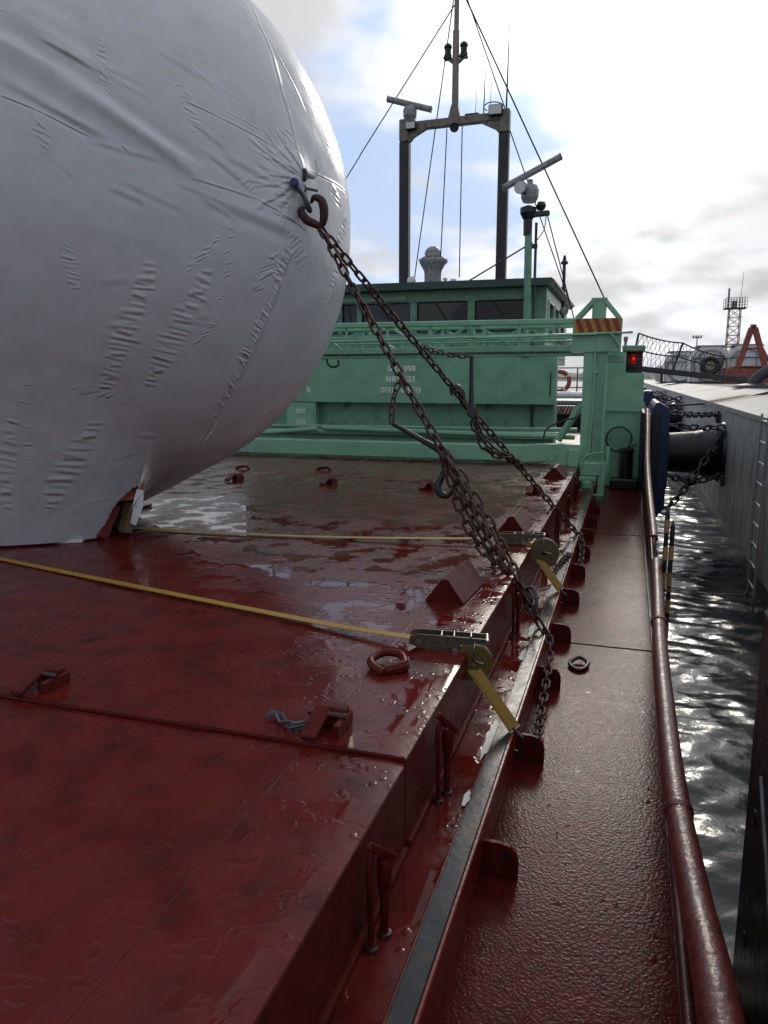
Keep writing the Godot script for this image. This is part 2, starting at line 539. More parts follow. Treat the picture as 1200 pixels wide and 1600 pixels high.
# a crease on the wrap: az, el (degrees) at both ends, half width (m), height (m)
func crease(a: Vector2, b: Vector2, wid: float, amp: float) -> void:
	var ppd := hw / UW
	var ppe := hh / VW
	var el := deg_to_rad((a.y + b.y) * 0.5)
	var mx := 37.26 * cos(el) / 1000.0   # metres per degree of azimuth
	var my := 37.26 / 1000.0
	var pa := Vector2(a.x * mx, a.y * my)
	var pb := Vector2(b.x * mx, b.y * my)
	var ln := maxf(pa.distance_to(pb), 1e-4)
	var dir := (pb - pa) / ln
	var reach := wid * 3.2
	var x0 := int((minf(a.x, b.x) - reach / mx - U0) * ppd)
	var x1 := int((maxf(a.x, b.x) + reach / mx - U0) * ppd)
	var y0 := int((V0 + VW - maxf(a.y, b.y) - reach / my) * ppe)
	var y1 := int((V0 + VW - minf(a.y, b.y) + reach / my) * ppe)
	for y in range(maxi(y0, 0), mini(y1, hh - 1) + 1):
		for x in range(maxi(x0, 0), mini(x1, hw - 1) + 1):
			var p := Vector2((x / ppd + U0) * mx, (V0 + VW - y / ppe) * my) - pa
			var t := p.dot(dir) / ln
			if t < -0.12 or t > 1.12: continue
			var s := p.cross(dir) / wid
			if absf(s) > 3.2: continue
			var taper := sstep(-0.12, 0.25, t) * sstep(1.12, 0.7, t)
			hmap[y * hw + x] += amp * taper * (exp(-s * s) - 0.55 * exp(-(s - 1.5) * (s - 1.5)))

func build_cargo() -> void:
	hmap = PackedFloat32Array()
	hmap.resize(hw * hh)
	hmap.fill(0.0)
	# the shrink film is never quite smooth
	var nz := noise(0.9, 4, FastNoiseLite.TYPE_SIMPLEX_SMOOTH, 77, 0.5)
	# long creases: az0, el0, az1, el1, half width mm, height mm
	for s in [[27.4, 8.4, 32.5, 6.6, 6, 6], [32.5, 6.6, 39.3, 3.6, 6, 6], [54.5, 11.2, 59.8, 10.0, 6, 5], [59.8, 10.0, 71.8, 7.6, 6, 5], [60.6, 11.4, 70.3, 9.4, 5, 3],
			[54.4, -0.4, 66.4, -1.7, 8, 4], [66.4, -1.7, 78.6, -4.6, 8, 5], [33.4, 17.3, 40.9, 13.4, 14, 8], [27.5, 11.0, 42.9, 2.9, 28, 9], [72.2, 11.0, 77.2, 4.1, 11, 7],
			[73.7, 10.3, 77.5, 3.6, 14, 8], [67.2, 8.2, 77.2, 3.5, 11, 5], [81.4, 5.8, 101.6, 6.6, 7, 5], [63.8, 0.9, 77.7, 1.4, 12, 4], [43.8, 3.0, 44.7, 2.2, 7, 5], [69.9, -3.2, 77.4, -4.1, 10, 5],
			[36.0, 13.0, 30.0, 17.0, 10, 4], [70.0, 2.2, 77.5, 2.6, 14, 5], [84.0, 18.0, 80.0, 30.0, 14, 7], [93.0, 12.0, 88.0, 24.0, 12, 5], [58.0, -3.0, 77.0, -6.0, 40, 9]]:
		crease(Vector2(s[0], s[1]), Vector2(s[2], s[3]), s[4] * 0.001, s[5] * 0.001)
	# fans of long soft tension folds that run into the lug and along the seam
	for k in 26:
		var ang := rng.randf_range(2.3, 4.3)
		var q0 := Vector2(77.2, 3.4) + Vector2(cos(ang), sin(ang)) * rng.randf_range(1.5, 3.5)
		var q1 := q0 + Vector2(cos(ang), sin(ang) * 0.9) * rng.randf_range(3.0, 11.0)
		var qm := (q0 + q1) * 0.5 + Vector2(0, rng.randf_range(-0.6, 0.6))
		var wd := rng.randf_range(0.008, 0.022)
		var hh2 := wd * rng.randf_range(0.12, 0.34)
		crease(q1, qm, wd, hh2); crease(qm, q0, wd, hh2)
	for k in 18:
		var q0 := Vector2(rng.randf_range(24, 66), rng.randf_range(-4, 20))
		var q1 := q0 + Vector2(rng.randf_range(4, 13), rng.randf_range(-4.5, -1.5))
		var wd := rng.randf_range(0.008, 0.03)
		crease(q0, q1, wd, wd * rng.randf_range(0.06, 0.2))
	for k in 14:
		var q0 := Vector2(rng.randf_range(22, 60), rng.randf_range(-60, -12))
		var q1 := q0 + Vector2(rng.randf_range(3, 9), rng.randf_range(-2.0, 2.5))
		var wd := rng.randf_range(0.012, 0.03)
		crease(q0, q1, wd, wd * rng.randf_range(0.05, 0.15))
	# ladders of short wrinkles: from az, el to az, el; the stroke's own az, el; how many
	for c in [[47.5, -14.2, 39.8, -35.3, 5.2, -0.7, 24], [57.1, -14.5, 48.7, -34.7, 5.2, -1.0, 26], [37.4, -42.4, 23.6, -56.3, 7.1, -1.4, 14], [35.1, -12.1, 35.8, -18.2, 2.6, -0.5, 9], [71.0, -10.2, 68.1, -16.4, 3.7, 1.7, 11],
			[20.1, -41.1, 13.0, -54.6, 4.6, -1.0, 13], [59.8, -22.3, 57.1, -27.1, 2.7, 1.3, 9], [58.6, -8.8, 54.5, -14.2, 3.0, 1.5, 10], [41.7, 18.6, 42.5, 10.3, 2.0, -0.9, 14], [54.9, 12.6, 55.5, 6.8, 2.7, -0.9, 10],
			[62.5, 1.7, 65.7, -0.8, 2.1, 1.6, 8], [75.4, 11.3, 75.1, 6.9, 3.7, -0.9, 9], [93.4, 13.9, 93.3, 10.8, 3.6, -0.7, 6], [91.0, 5.4, 94.2, 2.5, 5.3, -1.0, 8], [99.3, 1.1, 94.3, -4.2, 4.2, -1.0, 9],
			[72.3, 0.4, 74.0, -2.5, 3.0, 0.1, 6], [75.0, -5.6, 78.8, -11.2, 3.4, 2.3, 10], [61.2, -7.0, 60.5, -19.0, 1.6, 1.0, 10], [32.4, 5.0, 33.5, 1.6, 2.0, -1.3, 7], [51.7, 18.6, 55.0, 8.1, 1.0, -0.6, 12],
			[24.9, -34.3, 19.3, -54.5, 2.5, -0.7, 7], [34.3, -35.2, 41.0, -37.3, 3.3, 0.9, 5], [97.0, -6.0, 92.0, -16.0, 3.0, -0.8, 9], [88.0, 34.0, 100.0, 14.0, 2.2, -1.6, 12]]:
		for i in int(c[6]):
			var t: float = (i + rng.randf_range(-0.3, 0.3)) / (c[6] - 1.0)
			var big := sin(PI * clampf(t, 0.05, 0.95)) * 0.6 + 0.4
			var mid := Vector2(lerpf(c[0], c[2], t) + rng.randf_range(-0.6, 0.6), lerpf(c[1], c[3], t))
			var half := Vector2(c[4], c[5]) * 0.5 * big * rng.randf_range(0.55, 1.15)
			half.y += rng.randf_range(-0.25, 0.25)
			var wide := rng.randf_range(0.007, 0.014) * clampf(c[4] / 4.0, 0.6, 1.2)
			crease(mid - half, mid + half, wide, wide * rng.randf_range(0.22, 0.55))
	# the welded seam of the film, puckered along its lower run
	var seam := [[81.8, 39.8], [78.7, 32.0], [78.5, 27.2], [76.8, 19.1], [77.4, 13.5], [77.3, 7.9], [77.4, 4.1], [76.9, -3.1], [75.4, -8.8], [74.0, -13.4], [72.2, -20.5], [70.5, -27.3], [69.2, -34.8], [69.1, -43.4], [69.4, -51.9], [65.0, -61.8], [58.8, -63.8]]
	for i in seam.size() - 1:
		var a := Vector2(seam[i][0], seam[i][1])
		var b := Vector2(seam[i + 1][0], seam[i + 1][1])
		crease(a, b, 0.016, 0.006 if i < 7 else 0.013)
		if i > 6: crease(a + Vector2(-0.7, 0), b + Vector2(-0.9, 0), 0.011, 0.006)
		if i > 7 and i < 13:
			for k in 9:
				var q := a.lerp(b, rng.randf())
				var o := Vector2(-rng.randf_range(1.0, 3.2), rng.randf_range(0.3, 1.6))
				crease(q, q + o, rng.randf_range(0.006, 0.011), rng.randf_range(0.003, 0.006))
	# small loose nicks and bubbles everywhere
	for i in 28:
		var q := Vector2(rng.randf_range(20, 104), rng.randf_range(-55, 32))
		var o := Vector2(rng.randf_range(-1.1, 1.1), rng.randf_range(-0.4, 0.4))
		crease(q, q + o, rng.randf_range(0.004, 0.008), rng.randf_range(0.0015, 0.004))
	for i in hmap.size():
		hmap[i] = hmap[i] * 20.0 + 0.5
	var im := Image.create_from_data(hw, hh, false, Image.FORMAT_RF, hmap.to_byte_array())
	var tx := ImageTexture.create_from_image(im)
	var m := mat(0.57, 0.58, 0.605, 0.29)
	m.albedo_texture = ntex(noise(0.02, 6, FastNoiseLite.TYPE_SIMPLEX_SMOOTH, 95, 0.65), [[0.0, 0.88], [0.35, 0.96], [1.0, 1.0]], 1024)
	m.heightmap_enabled = true
	m.heightmap_texture = tx
	m.heightmap_scale = 5.0
	m.texture_repeat = false
	m.backlight_enabled = true
	m.backlight = Color(0.08, 0.08, 0.085)
	M.film = m
	var tear := PackedVector2Array([Vector2(35.2, -66.5), Vector2(38.2, -63.3), Vector2(41.3, -61.2), Vector2(44.3, -60.5), Vector2(48.4, -59.8), Vector2(50.5, -60.2), Vector2(50.8, -62.4), Vector2(52.0, -65.6), Vector2(50, -67.5), Vector2(50.5, -78), Vector2(34, -78)])
	var na := 720
	var ne := 420
	var st := ns()
	st.set_smooth_group(1)
	var big := [[27.6, 15.8, 40.5, 8.7, 0.055, 0.024], [40.5, 8.7, 54.5, 0.8, 0.040, 0.022], [27.4, 22.0, 40.9, 13.4, 0.05, 0.014], [22.0, 19.0, 36.0, 12.4, 0.03, 0.012], [24.0, 26.0, 38.0, 19.0, 0.05, 0.012]]
	for j in ne + 1:
		for i in na + 1:
			var azd := -180.0 + 360.0 * i / na
			var rf := foot(azd)
			var elb := atan2(WYB, rf)
			var t := float(j) / ne
			var el := lerpf(PI / 2, elb, t)
			var eld := rad_to_deg(el)
			var r := wrap_radius(azd, el)
			var d := Vector3(sin(deg_to_rad(azd)) * cos(el), sin(el), cos(deg_to_rad(azd)) * cos(el))
			var up := sstep(0.0, 0.06, 1.0 - t)
			r += nz.get_noise_3dv(d * 1.6) * 0.012 * up + nz.get_noise_3dv(d * 5.0 + Vector3(9, 0, 0)) * 0.005 * up
			var q := Vector2(azd * cos(el), eld) * 0.03726
			for s in big:
				var a := Vector2(s[0] * cos(deg_to_rad(s[1])), s[1]) * 0.03726
				var b := Vector2(s[2] * cos(deg_to_rad(s[3])), s[3]) * 0.03726
				var u := (q - a).dot(b - a) / (b - a).length_squared()
				if u < -0.2 or u > 1.2: continue
				var e: float = (q - a).cross((b - a).normalized()) / s[4]
				if absf(e) < 3.5:
					r += s[5] * sstep(-0.2, 0.15, u) * sstep(1.2, 0.8, u) * (exp(-e * e) - 0.35 * exp(-(e + 1.7) * (e + 1.7)))
			# the film is pushed out where the lifting lug stands behind it
			var g := Vector2((azd - 77.0) * cos(el), eld - 4.5)
			r += 0.045 * exp(-g.length_squared() / 14.0)
			st.set_uv(Vector2((azd - U0) / UW, (V0 + VW - eld) / VW))
			st.add_vertex(WC + d * r)
	for j in ne:
		for i in na:
			var azc := -180.0 + 360.0 * (i + 0.5) / na
			var elb := atan2(WYB, foot(azc))
			var elc := rad_to_deg(lerpf(PI / 2, elb, (j + 0.5) / ne))
			if Geometry2D.is_point_in_polygon(Vector2(azc, elc), tear): continue
			var a := j * (na + 1) + i
			var b := a + na + 1
			for k in [a, b + 1, b, a, a + 1, b + 1]: st.add_index(k)
	st.generate_normals()
	var o := thing("wrapped_cargo", Vector3(WC.x, 0.5, WC.z), "huge round cargo unit shrink wrapped in shiny white film, standing on the red hatch", "cargo")
	part(o, "film_wrap", st.commit(), m)
	var core := []
	for k in 15:
		var el := deg_to_rad(-78.0 + 166.0 * k / 14.0)
		core.append(Vector2(cos(el), sin(el)) * (WR - 0.14))
	part(o, "cargo_body", lathem(core, Transform3D(Basis(), WC), 40), M.black)
	# transport frame seen through the torn corner
	part(o, "frame_leg", barm(Vector3(-3.63, 0.51, -4.55), Vector3(-3.58, 0.74, -4.67), 0.10, 0.09, 0.008), M.frame_red)
	part(o, "frame_beam", barm(Vector3(-3.98, 0.66, -4.66), Vector3(-3.62, 0.66, -4.98), 0.12, 0.28, 0.01), M.black)
	part(o, "timber_block", barm(Vector3(-3.495, 0.53, -4.67), Vector3(-3.475, 0.74, -4.74), 0.085, 0.07, 0.006), M.timber)
	part(o, "orange_cover", prismm([Vector2(-0.10, -0.04), Vector2(0.11, -0.03), Vector2(0.12, 0.12), Vector2(0.0, 0.07)], 0.012, Transform3D(Basis.from_euler(Vector3(-0.3, 0.6, 0)), Vector3(-3.49, 0.80, -4.73))), M.orange)
	part(o, "base_plate", box2(Vector3(-4.9, 0.505, -5.9), Vector3(-4.1, 0.53, -4.9), 0.004), M.darkred)
	var rimp := []
	for k in 26:
		var a := deg_to_rad(-40.0 + 75.0 * k / 25.0)
		var rf := foot(-40.0 + 75.0 * k / 25.0) - 0.03
		rimp.append(Vector3(WC.x + sin(a) * rf, 0.518, WC.z + cos(a) * rf))
	part(o, "base_rim", tubem(rimp, 0.016, 6), M.frame_red)
	var fl := ns()
	var fa := [Vector3(-3.362, 0.864, -4.66), Vector3(-3.325, 0.85, -4.69), Vector3(-3.325, 0.735, -4.67), Vector3(-3.36, 0.60, -4.62), Vector3(-3.39, 0.625, -4.60), Vector3(-3.368, 0.746, -4.625)]
	for k in 4:
		var cc: Vector3 = fa[5]
		face(fl, [fa[k], fa[k + 1], cc + Vector3(0.012 * (k % 2), 0, 0.02)], Vector3(0.4, 0, 1))
	part(o, "torn_flap", fin(fl), M.white)
	# lifting lug that comes out through the film
	var lug := WC + Vector3(sin(deg_to_rad(77.2)) * cos(0.06), sin(0.06), cos(deg_to_rad(77.2)) * cos(0.06)) * (WR + 0.02)
	part(o, "lifting_lug", barm(lug + Vector3(-0.12, 0.03, -0.04), lug + Vector3(0.045, 0.02, 0.01), 0.035, 0.085, 0.014), M.black)
	part(o, "torn_film_edge", tubem(smooth([lug + Vector3(0.02, 0.05, -0.02), lug + Vector3(0.05, 0.03, -0.09), lug + Vector3(0.06, 0.10, -0.15), lug + Vector3(0.04, 0.16, -0.16)], 5), [0.012, 0.014, 0.016, 0.017, 0.018, 0.017, 0.016, 0.015, 0.014, 0.013, 0.012, 0.011, 0.010, 0.009, 0.007, 0.004], 6), M.dirtywhite)
	# a pale lath lying on the hatch before it
	var lath := thing("lath", Vector3(-4.1, 0.5, -4.1), "thin white lath lying on the red hatch in front of the wrapped cargo", "plank")
	part(lath, "board", barm(Vector3(-4.9, 0.512, -3.78), Vector3(-3.66, 0.512, -4.42), 0.07, 0.018, 0.003), M.dirtywhite)

# ------------------------------------------------------------------ hatch covers, coaming, deck
func hatch_height(x: float, z: float, n: FastNoiseLite, top: float) -> float:
	var edge := clampf((-0.6 - x) / 0.022, 0.0, 1.0)
	return top + n.get_noise_2d(x * 1.0, z * 1.0) * 0.008 - 0.005 * (1.0 - edge) * (1.0 - edge)

func hatch_cover(label: String, z0: float, z1: float, top: float, seams: Array) -> Node3D:
	var o := thing("hatch_cover", Vector3(-5.2, 0.18, (z0 + z1) / 2), label, "hatch cover", "steel hatch covers of the hold")
	var n := noise(0.35, 3, FastNoiseLite.TYPE_SIMPLEX_SMOOTH, 88)
	var fine_top := sheet(-0.6, -5.6, z0, z1, 110, 110, func(x, z): return hatch_height(x, z, n, top))
	part(o, "top_plate", fine_top, M.hatch)
	part(o, "top_plate", sheet(-5.6, -9.6, z0, z1, 40, 60, func(x, z): return hatch_height(x, z, n, top)), M.hatch)
	part(o, "side_plate", box2(Vector3(-0.64, 0.215, z1), Vector3(-0.6, top - 0.012, z0), 0.004), M.red)
	var foot_strip := box2(Vector3(-0.66, 0.188, z1 + 0.01), Vector3(-0.585, 0.212, z0 - 0.01), 0.006)
	part(o, "bottom_flange", foot_strip, M.red)
	part(o, "end_plate", box2(Vector3(-9.6, 0.2, z0 - 0.012), Vector3(-0.602, top - 0.004, z0), 0.004), M.hatch)
	part(o, "end_plate", box2(Vector3(-9.6, 0.2, z1), Vector3(-0.602, top - 0.006, z1 + 0.012), 0.004), M.hatch)
	for x in seams:
		var pts := []
		var k := int((z0 - z1) / 0.07)
		for i in k + 1:
			var z := lerpf(z0 - 0.06, z1 + 0.06, float(i) / k)
			pts.append(Vector3(x + rng.randf_range(-0.002, 0.002), hatch_height(x, z, n, top) + -0.0005, z))
		part(o, "weld_bead", tubem(pts, 0.0035, 6), M.hatch)
	return o

# the little two-piece cleat that bridges a joint between covers
func cleat(o: Node3D, x: float, z: float, top: float, s := 1.0) -> void:
	var st := ns()
	bx(st, Transform3D(Basis(), Vector3(x + 0.015 * s, top + 0.035 * s, z - 0.09 * s)), Vector3(0.10, 0.07, 0.055) * s, 0.008)
	bx(st, Transform3D(Basis(), Vector3(x + 0.06 * s, top + 0.02 * s, z - 0.06 * s)), Vector3(0.022, 0.05, 0.14) * s, 0.005)
	var c := part(o, "cleat", fin(st), M.red)
	part(c, "tongue", barm(Vector3(x - 0.015 * s, top + 0.062 * s, z - 0.08 * s), Vector3(x - 0.02 * s, top + 0.012 * s, z + 0.06 * s), 0.058 * s, 0.022 * s, 0.006), M.red)
	part(c, "pin", tubem([Vector3(x - 0.06 * s, top + 0.05 * s, z - 0.055 * s), Vector3(x + 0.075 * s, top + 0.05 * s, z - 0.055 * s)], 0.011 * s, 8), M.darkred)

func wedge(o: Node3D, f: Vector3, b: Vector3, w: float, h: float) -> void:
	# a bracket of two sloping plates that meet in a ridge, with a web plate across its near end
	var dir := (b - f).normalized()
	var side := dir.cross(Vector3.UP).normalized()
	var st := ns()
	for s in [-1.0, 1.0]:
		var foot_f: Vector3 = f + side * w * s
		var foot_b: Vector3 = b + side * w * s
		var top_f: Vector3 = f + Vector3.UP * h + side * 0.014 * s
		var top_b: Vector3 = b + Vector3.UP * h + side * 0.014 * s
		var nrm: Vector3 = (side * s * h + Vector3.UP * w).normalized() * 0.009
		var q := [foot_f, foot_b, top_b, top_f]
		var outer := []
		var inner := []
		for p in q:
			outer.append(p + nrm); inner.append(p - nrm)
		face(st, outer, nrm)
		face(st, inner, -nrm)
		for i in 4:
			var i2 := (i + 1) % 4
			face(st, [outer[i], outer[i2], inner[i2], inner[i]], (q[i] + q[i2]) / 2 - (f + b) / 2 - Vector3.UP * h / 2)
	bar(st, f + Vector3.UP * (h + 0.004), b + Vector3.UP * (h + 0.004), 0.036, 0.014, 0.005)
	var p := part(o, "stopper", fin(st), M.red)
	var c := (f + dir * 0.012)
	part(p, "web_plate", prismm([Vector2(-w * 1.0, 0.0), Vector2(w * 1.0, 0.0), Vector2(0.012, h), Vector2(-0.012, h)], 0.016, Transform3D(Basis(side, Vector3.UP, side.cross(Vector3.UP)), c)), M.red)

# the screw toggle that clamps a cover down to the coaming
func toggle(o: Node3D, z: float, top: float, lean := 0.0) -> void:
	var x := -0.562
	var st := ns()
	tube(st, smooth([Vector3(x - 0.005, 0.19, z + 0.05), Vector3(x - 0.008, 0.36, z + 0.052), Vector3(x - 0.012, top - 0.055, z + 0.04), Vector3(x - 0.005, top - 0.035, z + 0.012), Vector3(x + 0.005, top - 0.06, z - 0.012)], 4), 0.009, 7)
	var t := part(o, "toggle", fin(st), M.red)
	part(t, "toggle_nut", lathem([Vector2(0, -0.05), Vector2(0.019, -0.045), Vector2(0.021, 0.03), Vector2(0.017, 0.045), Vector2(0, 0.05)], Transform3D(Basis(), Vector3(x + 0.012, top - 0.115, z - 0.01)), 8), M.red)
	part(t, "toggle_rod", tubem([Vector3(x + 0.012, 0.185, z - 0.012), Vector3(x + 0.012, top - 0.12, z - 0.01)], 0.012, 8), M.red)
	part(t, "toggle_lever", barm(Vector3(x - 0.01, top - 0.005 + lean, z + 0.05), Vector3(x + 0.035, top - 0.085, z - 0.035), 0.014, 0.02, 0.003), M.red)
	for dz in [0.05, -0.012]:
		part(t, "ferrule", lathem([Vector2(0.021, 0.0), Vector2(0.019, 0.010), Vector2(0.011, 0.013), Vector2(0.0, 0.013)], Transform3D(Basis(), Vector3(x + (0.012 if dz < 0 else -0.005), 0.181, z + dz)), 12), M.darkred)

func build_deck() -> void:
	var n := noise(0.6, 3, FastNoiseLite.TYPE_SIMPLEX_SMOOTH, 99)
	var deck := Node3D.new()
	deck.name = "side_deck"
	add_child(deck)
	tag(deck, "wet dark red steel side deck beside the hatch coaming", "", "", "structure")
	part(deck, "deck_plate", sheet(-0.40, 0.30, 4.0, -12.3, 24, 300, func(x, z): return n.get_noise_2d(x, z) * 0.004), M.deck)
	for z in [-1.36, -4.75, -8.4]:
		var pts := []
		for i in 30:
			pts.append(Vector3(lerpf(-0.37, 0.22, i / 29.0), 0.002 + n.get_noise_2d(lerpf(-0.37, 0.22, i / 29.0), z) * 0.004, z + rng.randf_range(-0.003, 0.003) - 0.12 * (i / 29.0) * (1.0 if z > -2 else 0.0)))
		part(deck, "weld_bead", tubem(pts, 0.0035, 6), M.deck)
	part(deck, "waterway_bar", barm(Vector3(0.215, 0.004, 4.0), Vector3(0.225, 0.004, -12.2), 0.02, 0.012, 0.003), M.darkred)

	var co := Node3D.new()
	co.name = "hatch_coaming"
	add_child(co)
	tag(co, "long red hatch coaming with a worn steel rail on top", "", "", "structure")
	part(co, "ledge", sheet(-0.46, -0.72, 4.0, -12.0, 10, 300, func(x: float, z: float): return 0.182 + n.get_noise_2d(x * 2.0, z * 2.0 + 40.0) * 0.004), M.hatch)
	part(co, "coaming_side", box2(Vector3(-0.47, 0.0, -12.0), Vector3(-0.392, 0.186, 4.0), 0.004), M.redbright)
	part(co, "ledge_support", box2(Vector3(-9.6, -0.2, -12.0), Vector3(-0.47, 0.17, 4.0)), M.darkred)
	part(co, "running_rail", box2(Vector3(-0.458, 0.187, -10.1), Vector3(-0.396, 0.203, 4.0), 0.003), M.strip)
	part(co, "rail_lip", box2(Vector3(-0.3955, 0.176, -12.0), Vector3(-0.383, 0.206, 4.0), 0.003), M.redbright)
	# white chafed patches where the paint has gone and water stands on the ledge
	for q in [[-2.95, 0.20, 0.022], [-3.95, 0.10, 0.018], [-4.35, 0.14, 0.02], [-5.6, 0.22, 0.03], [-6.2, 0.16, 0.02], [-2.45, 0.06, 0.012]]:
		var poly := []
		for k in 18:
			var a := TAU * k / 18
			poly.append(Vector2(-0.475 + cos(a) * q[2] * rng.randf_range(0.55, 1.2), q[0] + sin(a) * q[1] * rng.randf_range(0.7, 1.15)))
		part(co, "bare_patch", prismm(poly, 0.002, Transform3D(Basis(Vector3(1, 0, 0), Vector3(0, 0, 1), Vector3(0, -1, 0)), Vector3(0, 0.1895, 0))), M.dirtywhite)
	# lashing plates on the outer side, each with its eye
	var zs := [-2.33, -3.15, -3.98, -4.75, -5.6, -6.4, -7.2, -8.0, -8.8, -9.6, -1.3, -0.3]
	for z in zs:
		var poly := [Vector2(-0.395, 0.0), Vector2(-0.272, 0.0), Vector2(-0.272, 0.065), Vector2(-0.28, 0.095), Vector2(-0.30, 0.115), Vector2(-0.33, 0.122), Vector2(-0.395, 0.122)]
		var pl := part(co, "lashing_plate", prismm(poly, 0.016, Transform3D(Basis(), Vector3(0, 0, z))), M.red)
		part(pl, "eye", lathem([Vector2(0.013, -0.0095), Vector2(0.018, -0.0098), Vector2(0.018, 0.0098), Vector2(0.013, 0.0095)], yaxis(Vector3(0, 0, 1), Vector3(-0.315, 0.08, z)), 14), M.darkred)
		part(pl, "eye_hole", lathem([Vector2(0.0, 0.0086), Vector2(0.013, 0.0086)], yaxis(Vector3(0, 0, 1), Vector3(-0.315, 0.08, z)), 12), M.black)
	# a lashing ring lying on the deck
	part(co, "deck_ring", tubem(smooth([Vector3(-0.235, 0.014, -4.30), Vector3(-0.25, 0.018, -4.36), Vector3(-0.20, 0.03, -4.43), Vector3(-0.15, 0.02, -4.38), Vector3(-0.165, 0.014, -4.30), Vector3(-0.20, 0.014, -4.27), Vector3(-0.235, 0.014, -4.30)], 4), 0.012, 7), M.darkred)

	# bulwark and its heavy pipe rail
	var b := thing("bulwark", Vector3(0.26, 0.0, -4.0), "low dark red bulwark with a fat pipe rail along the ship's side", "bulwark")
	var line := [Vector3(0.25, 0.45, 2.0), Vector3(0.245, 0.40, -0.5), Vector3(0.24, 0.38, -1.49), Vector3(0.228, 0.33, -1.95), Vector3(0.21, 0.31, -2.65), Vector3(0.215, 0.31, -3.95), Vector3(0.235, 0.335, -5.0), Vector3(0.247, 0.345, -5.7)]
	var sm := smooth(line, 6)
	var rr := []
	for i in sm.size(): rr.append(lerpf(0.052, 0.037, clampf(i / 28.0, 0.0, 1.0)) * rng.randf_range(0.975, 1.02))
	part(b, "pipe_rail", tubem(sm, rr, 16), M.rail)
	part(b, "pipe_rail", tubem(smooth([Vector3(0.252, 0.36, -6.5), Vector3(0.255, 0.40, -7.5), Vector3(0.25, 0.50, -8.7), Vector3(0.25, 0.66, -10.0), Vector3(0.262, 0.95, -11.3), Vector3(0.27, 1.18, -12.3)], 6), 0.034, 14), M.rail)
	for q in [sm[10], sm[22], sm[32]]:
		part(b, "pipe_coupling", lathem([Vector2(0.0, -0.02), Vector2(0.043, -0.02), Vector2(0.046, 0.0), Vector2(0.043, 0.02), Vector2(0.0, 0.02)], yaxis(Vector3(0, 0.05, -1), q), 14), M.rail)
	var plate := ns()
	var all := sm + [Vector3(0.252, 0.36, -6.5), Vector3(0.255, 0.40, -7.5), Vector3(0.25, 0.50, -8.7), Vector3(0.25, 0.66, -10.0), Vector3(0.262, 0.95, -11.3), Vector3(0.27, 1.18, -12.3), Vector3(0.30, 1.2, -20.0)]
	for i in all.size() - 1:
		var p: Vector3 = all[i]
		var q: Vector3 = all[i + 1]
		for e in [[0.0, -1.0], [0.012, 1.0]]:
			face(plate, [Vector3(p.x + e[0], p.y, p.z), Vector3(q.x + e[0], q.y, q.z), Vector3(0.245 + e[0], -0.05, q.z), Vector3(0.245 + e[0], -0.05, p.z)], Vector3(e[1], 0, 0))
	part(b, "bulwark_plate", fin(plate), M.darkred)
	part(b, "hull_side", box2(Vector3(0.262, -2.6, -20.0), Vector3(0.275, 0.05, 4.0)), M.black)
	part(b, "rubbing_strake", tubem([Vector3(0.275, 0.09, 4.0), Vector3(0.275, 0.09, -12.0)], 0.014, 8), M.black)
	part(b, "lower_pipe", tubem([Vector3(0.205, 0.16, 2.0), Vector3(0.215, 0.13, -0.8), Vector3(0.222, 0.08, -2.6)], 0.017, 10), M.rail)
	part(b, "edge_stay", barm(Vector3(0.228, 0.1, -4.55), Vector3(0.226, 0.34, -6.4), 0.012, 0.10, 0.004), M.darkgreen)
	for z in [-1.05, -3.3, -5.1, -7.4, -9.4]:
		part(b, "bulwark_stay", barm(Vector3(0.232, 0.0, z), Vector3(0.232, 0.2, z), 0.018, 0.012, 0.003), M.red)
	# chained gap in the rail
	var lm := link_mesh(0.03, 0.008)
	links(b, sag(Vector3(0.247, 0.345, -5.7), Vector3(0.252, 0.36, -6.5), 0.05), 0.03, lm, M.brass, 0.3, "gap_chain_link")

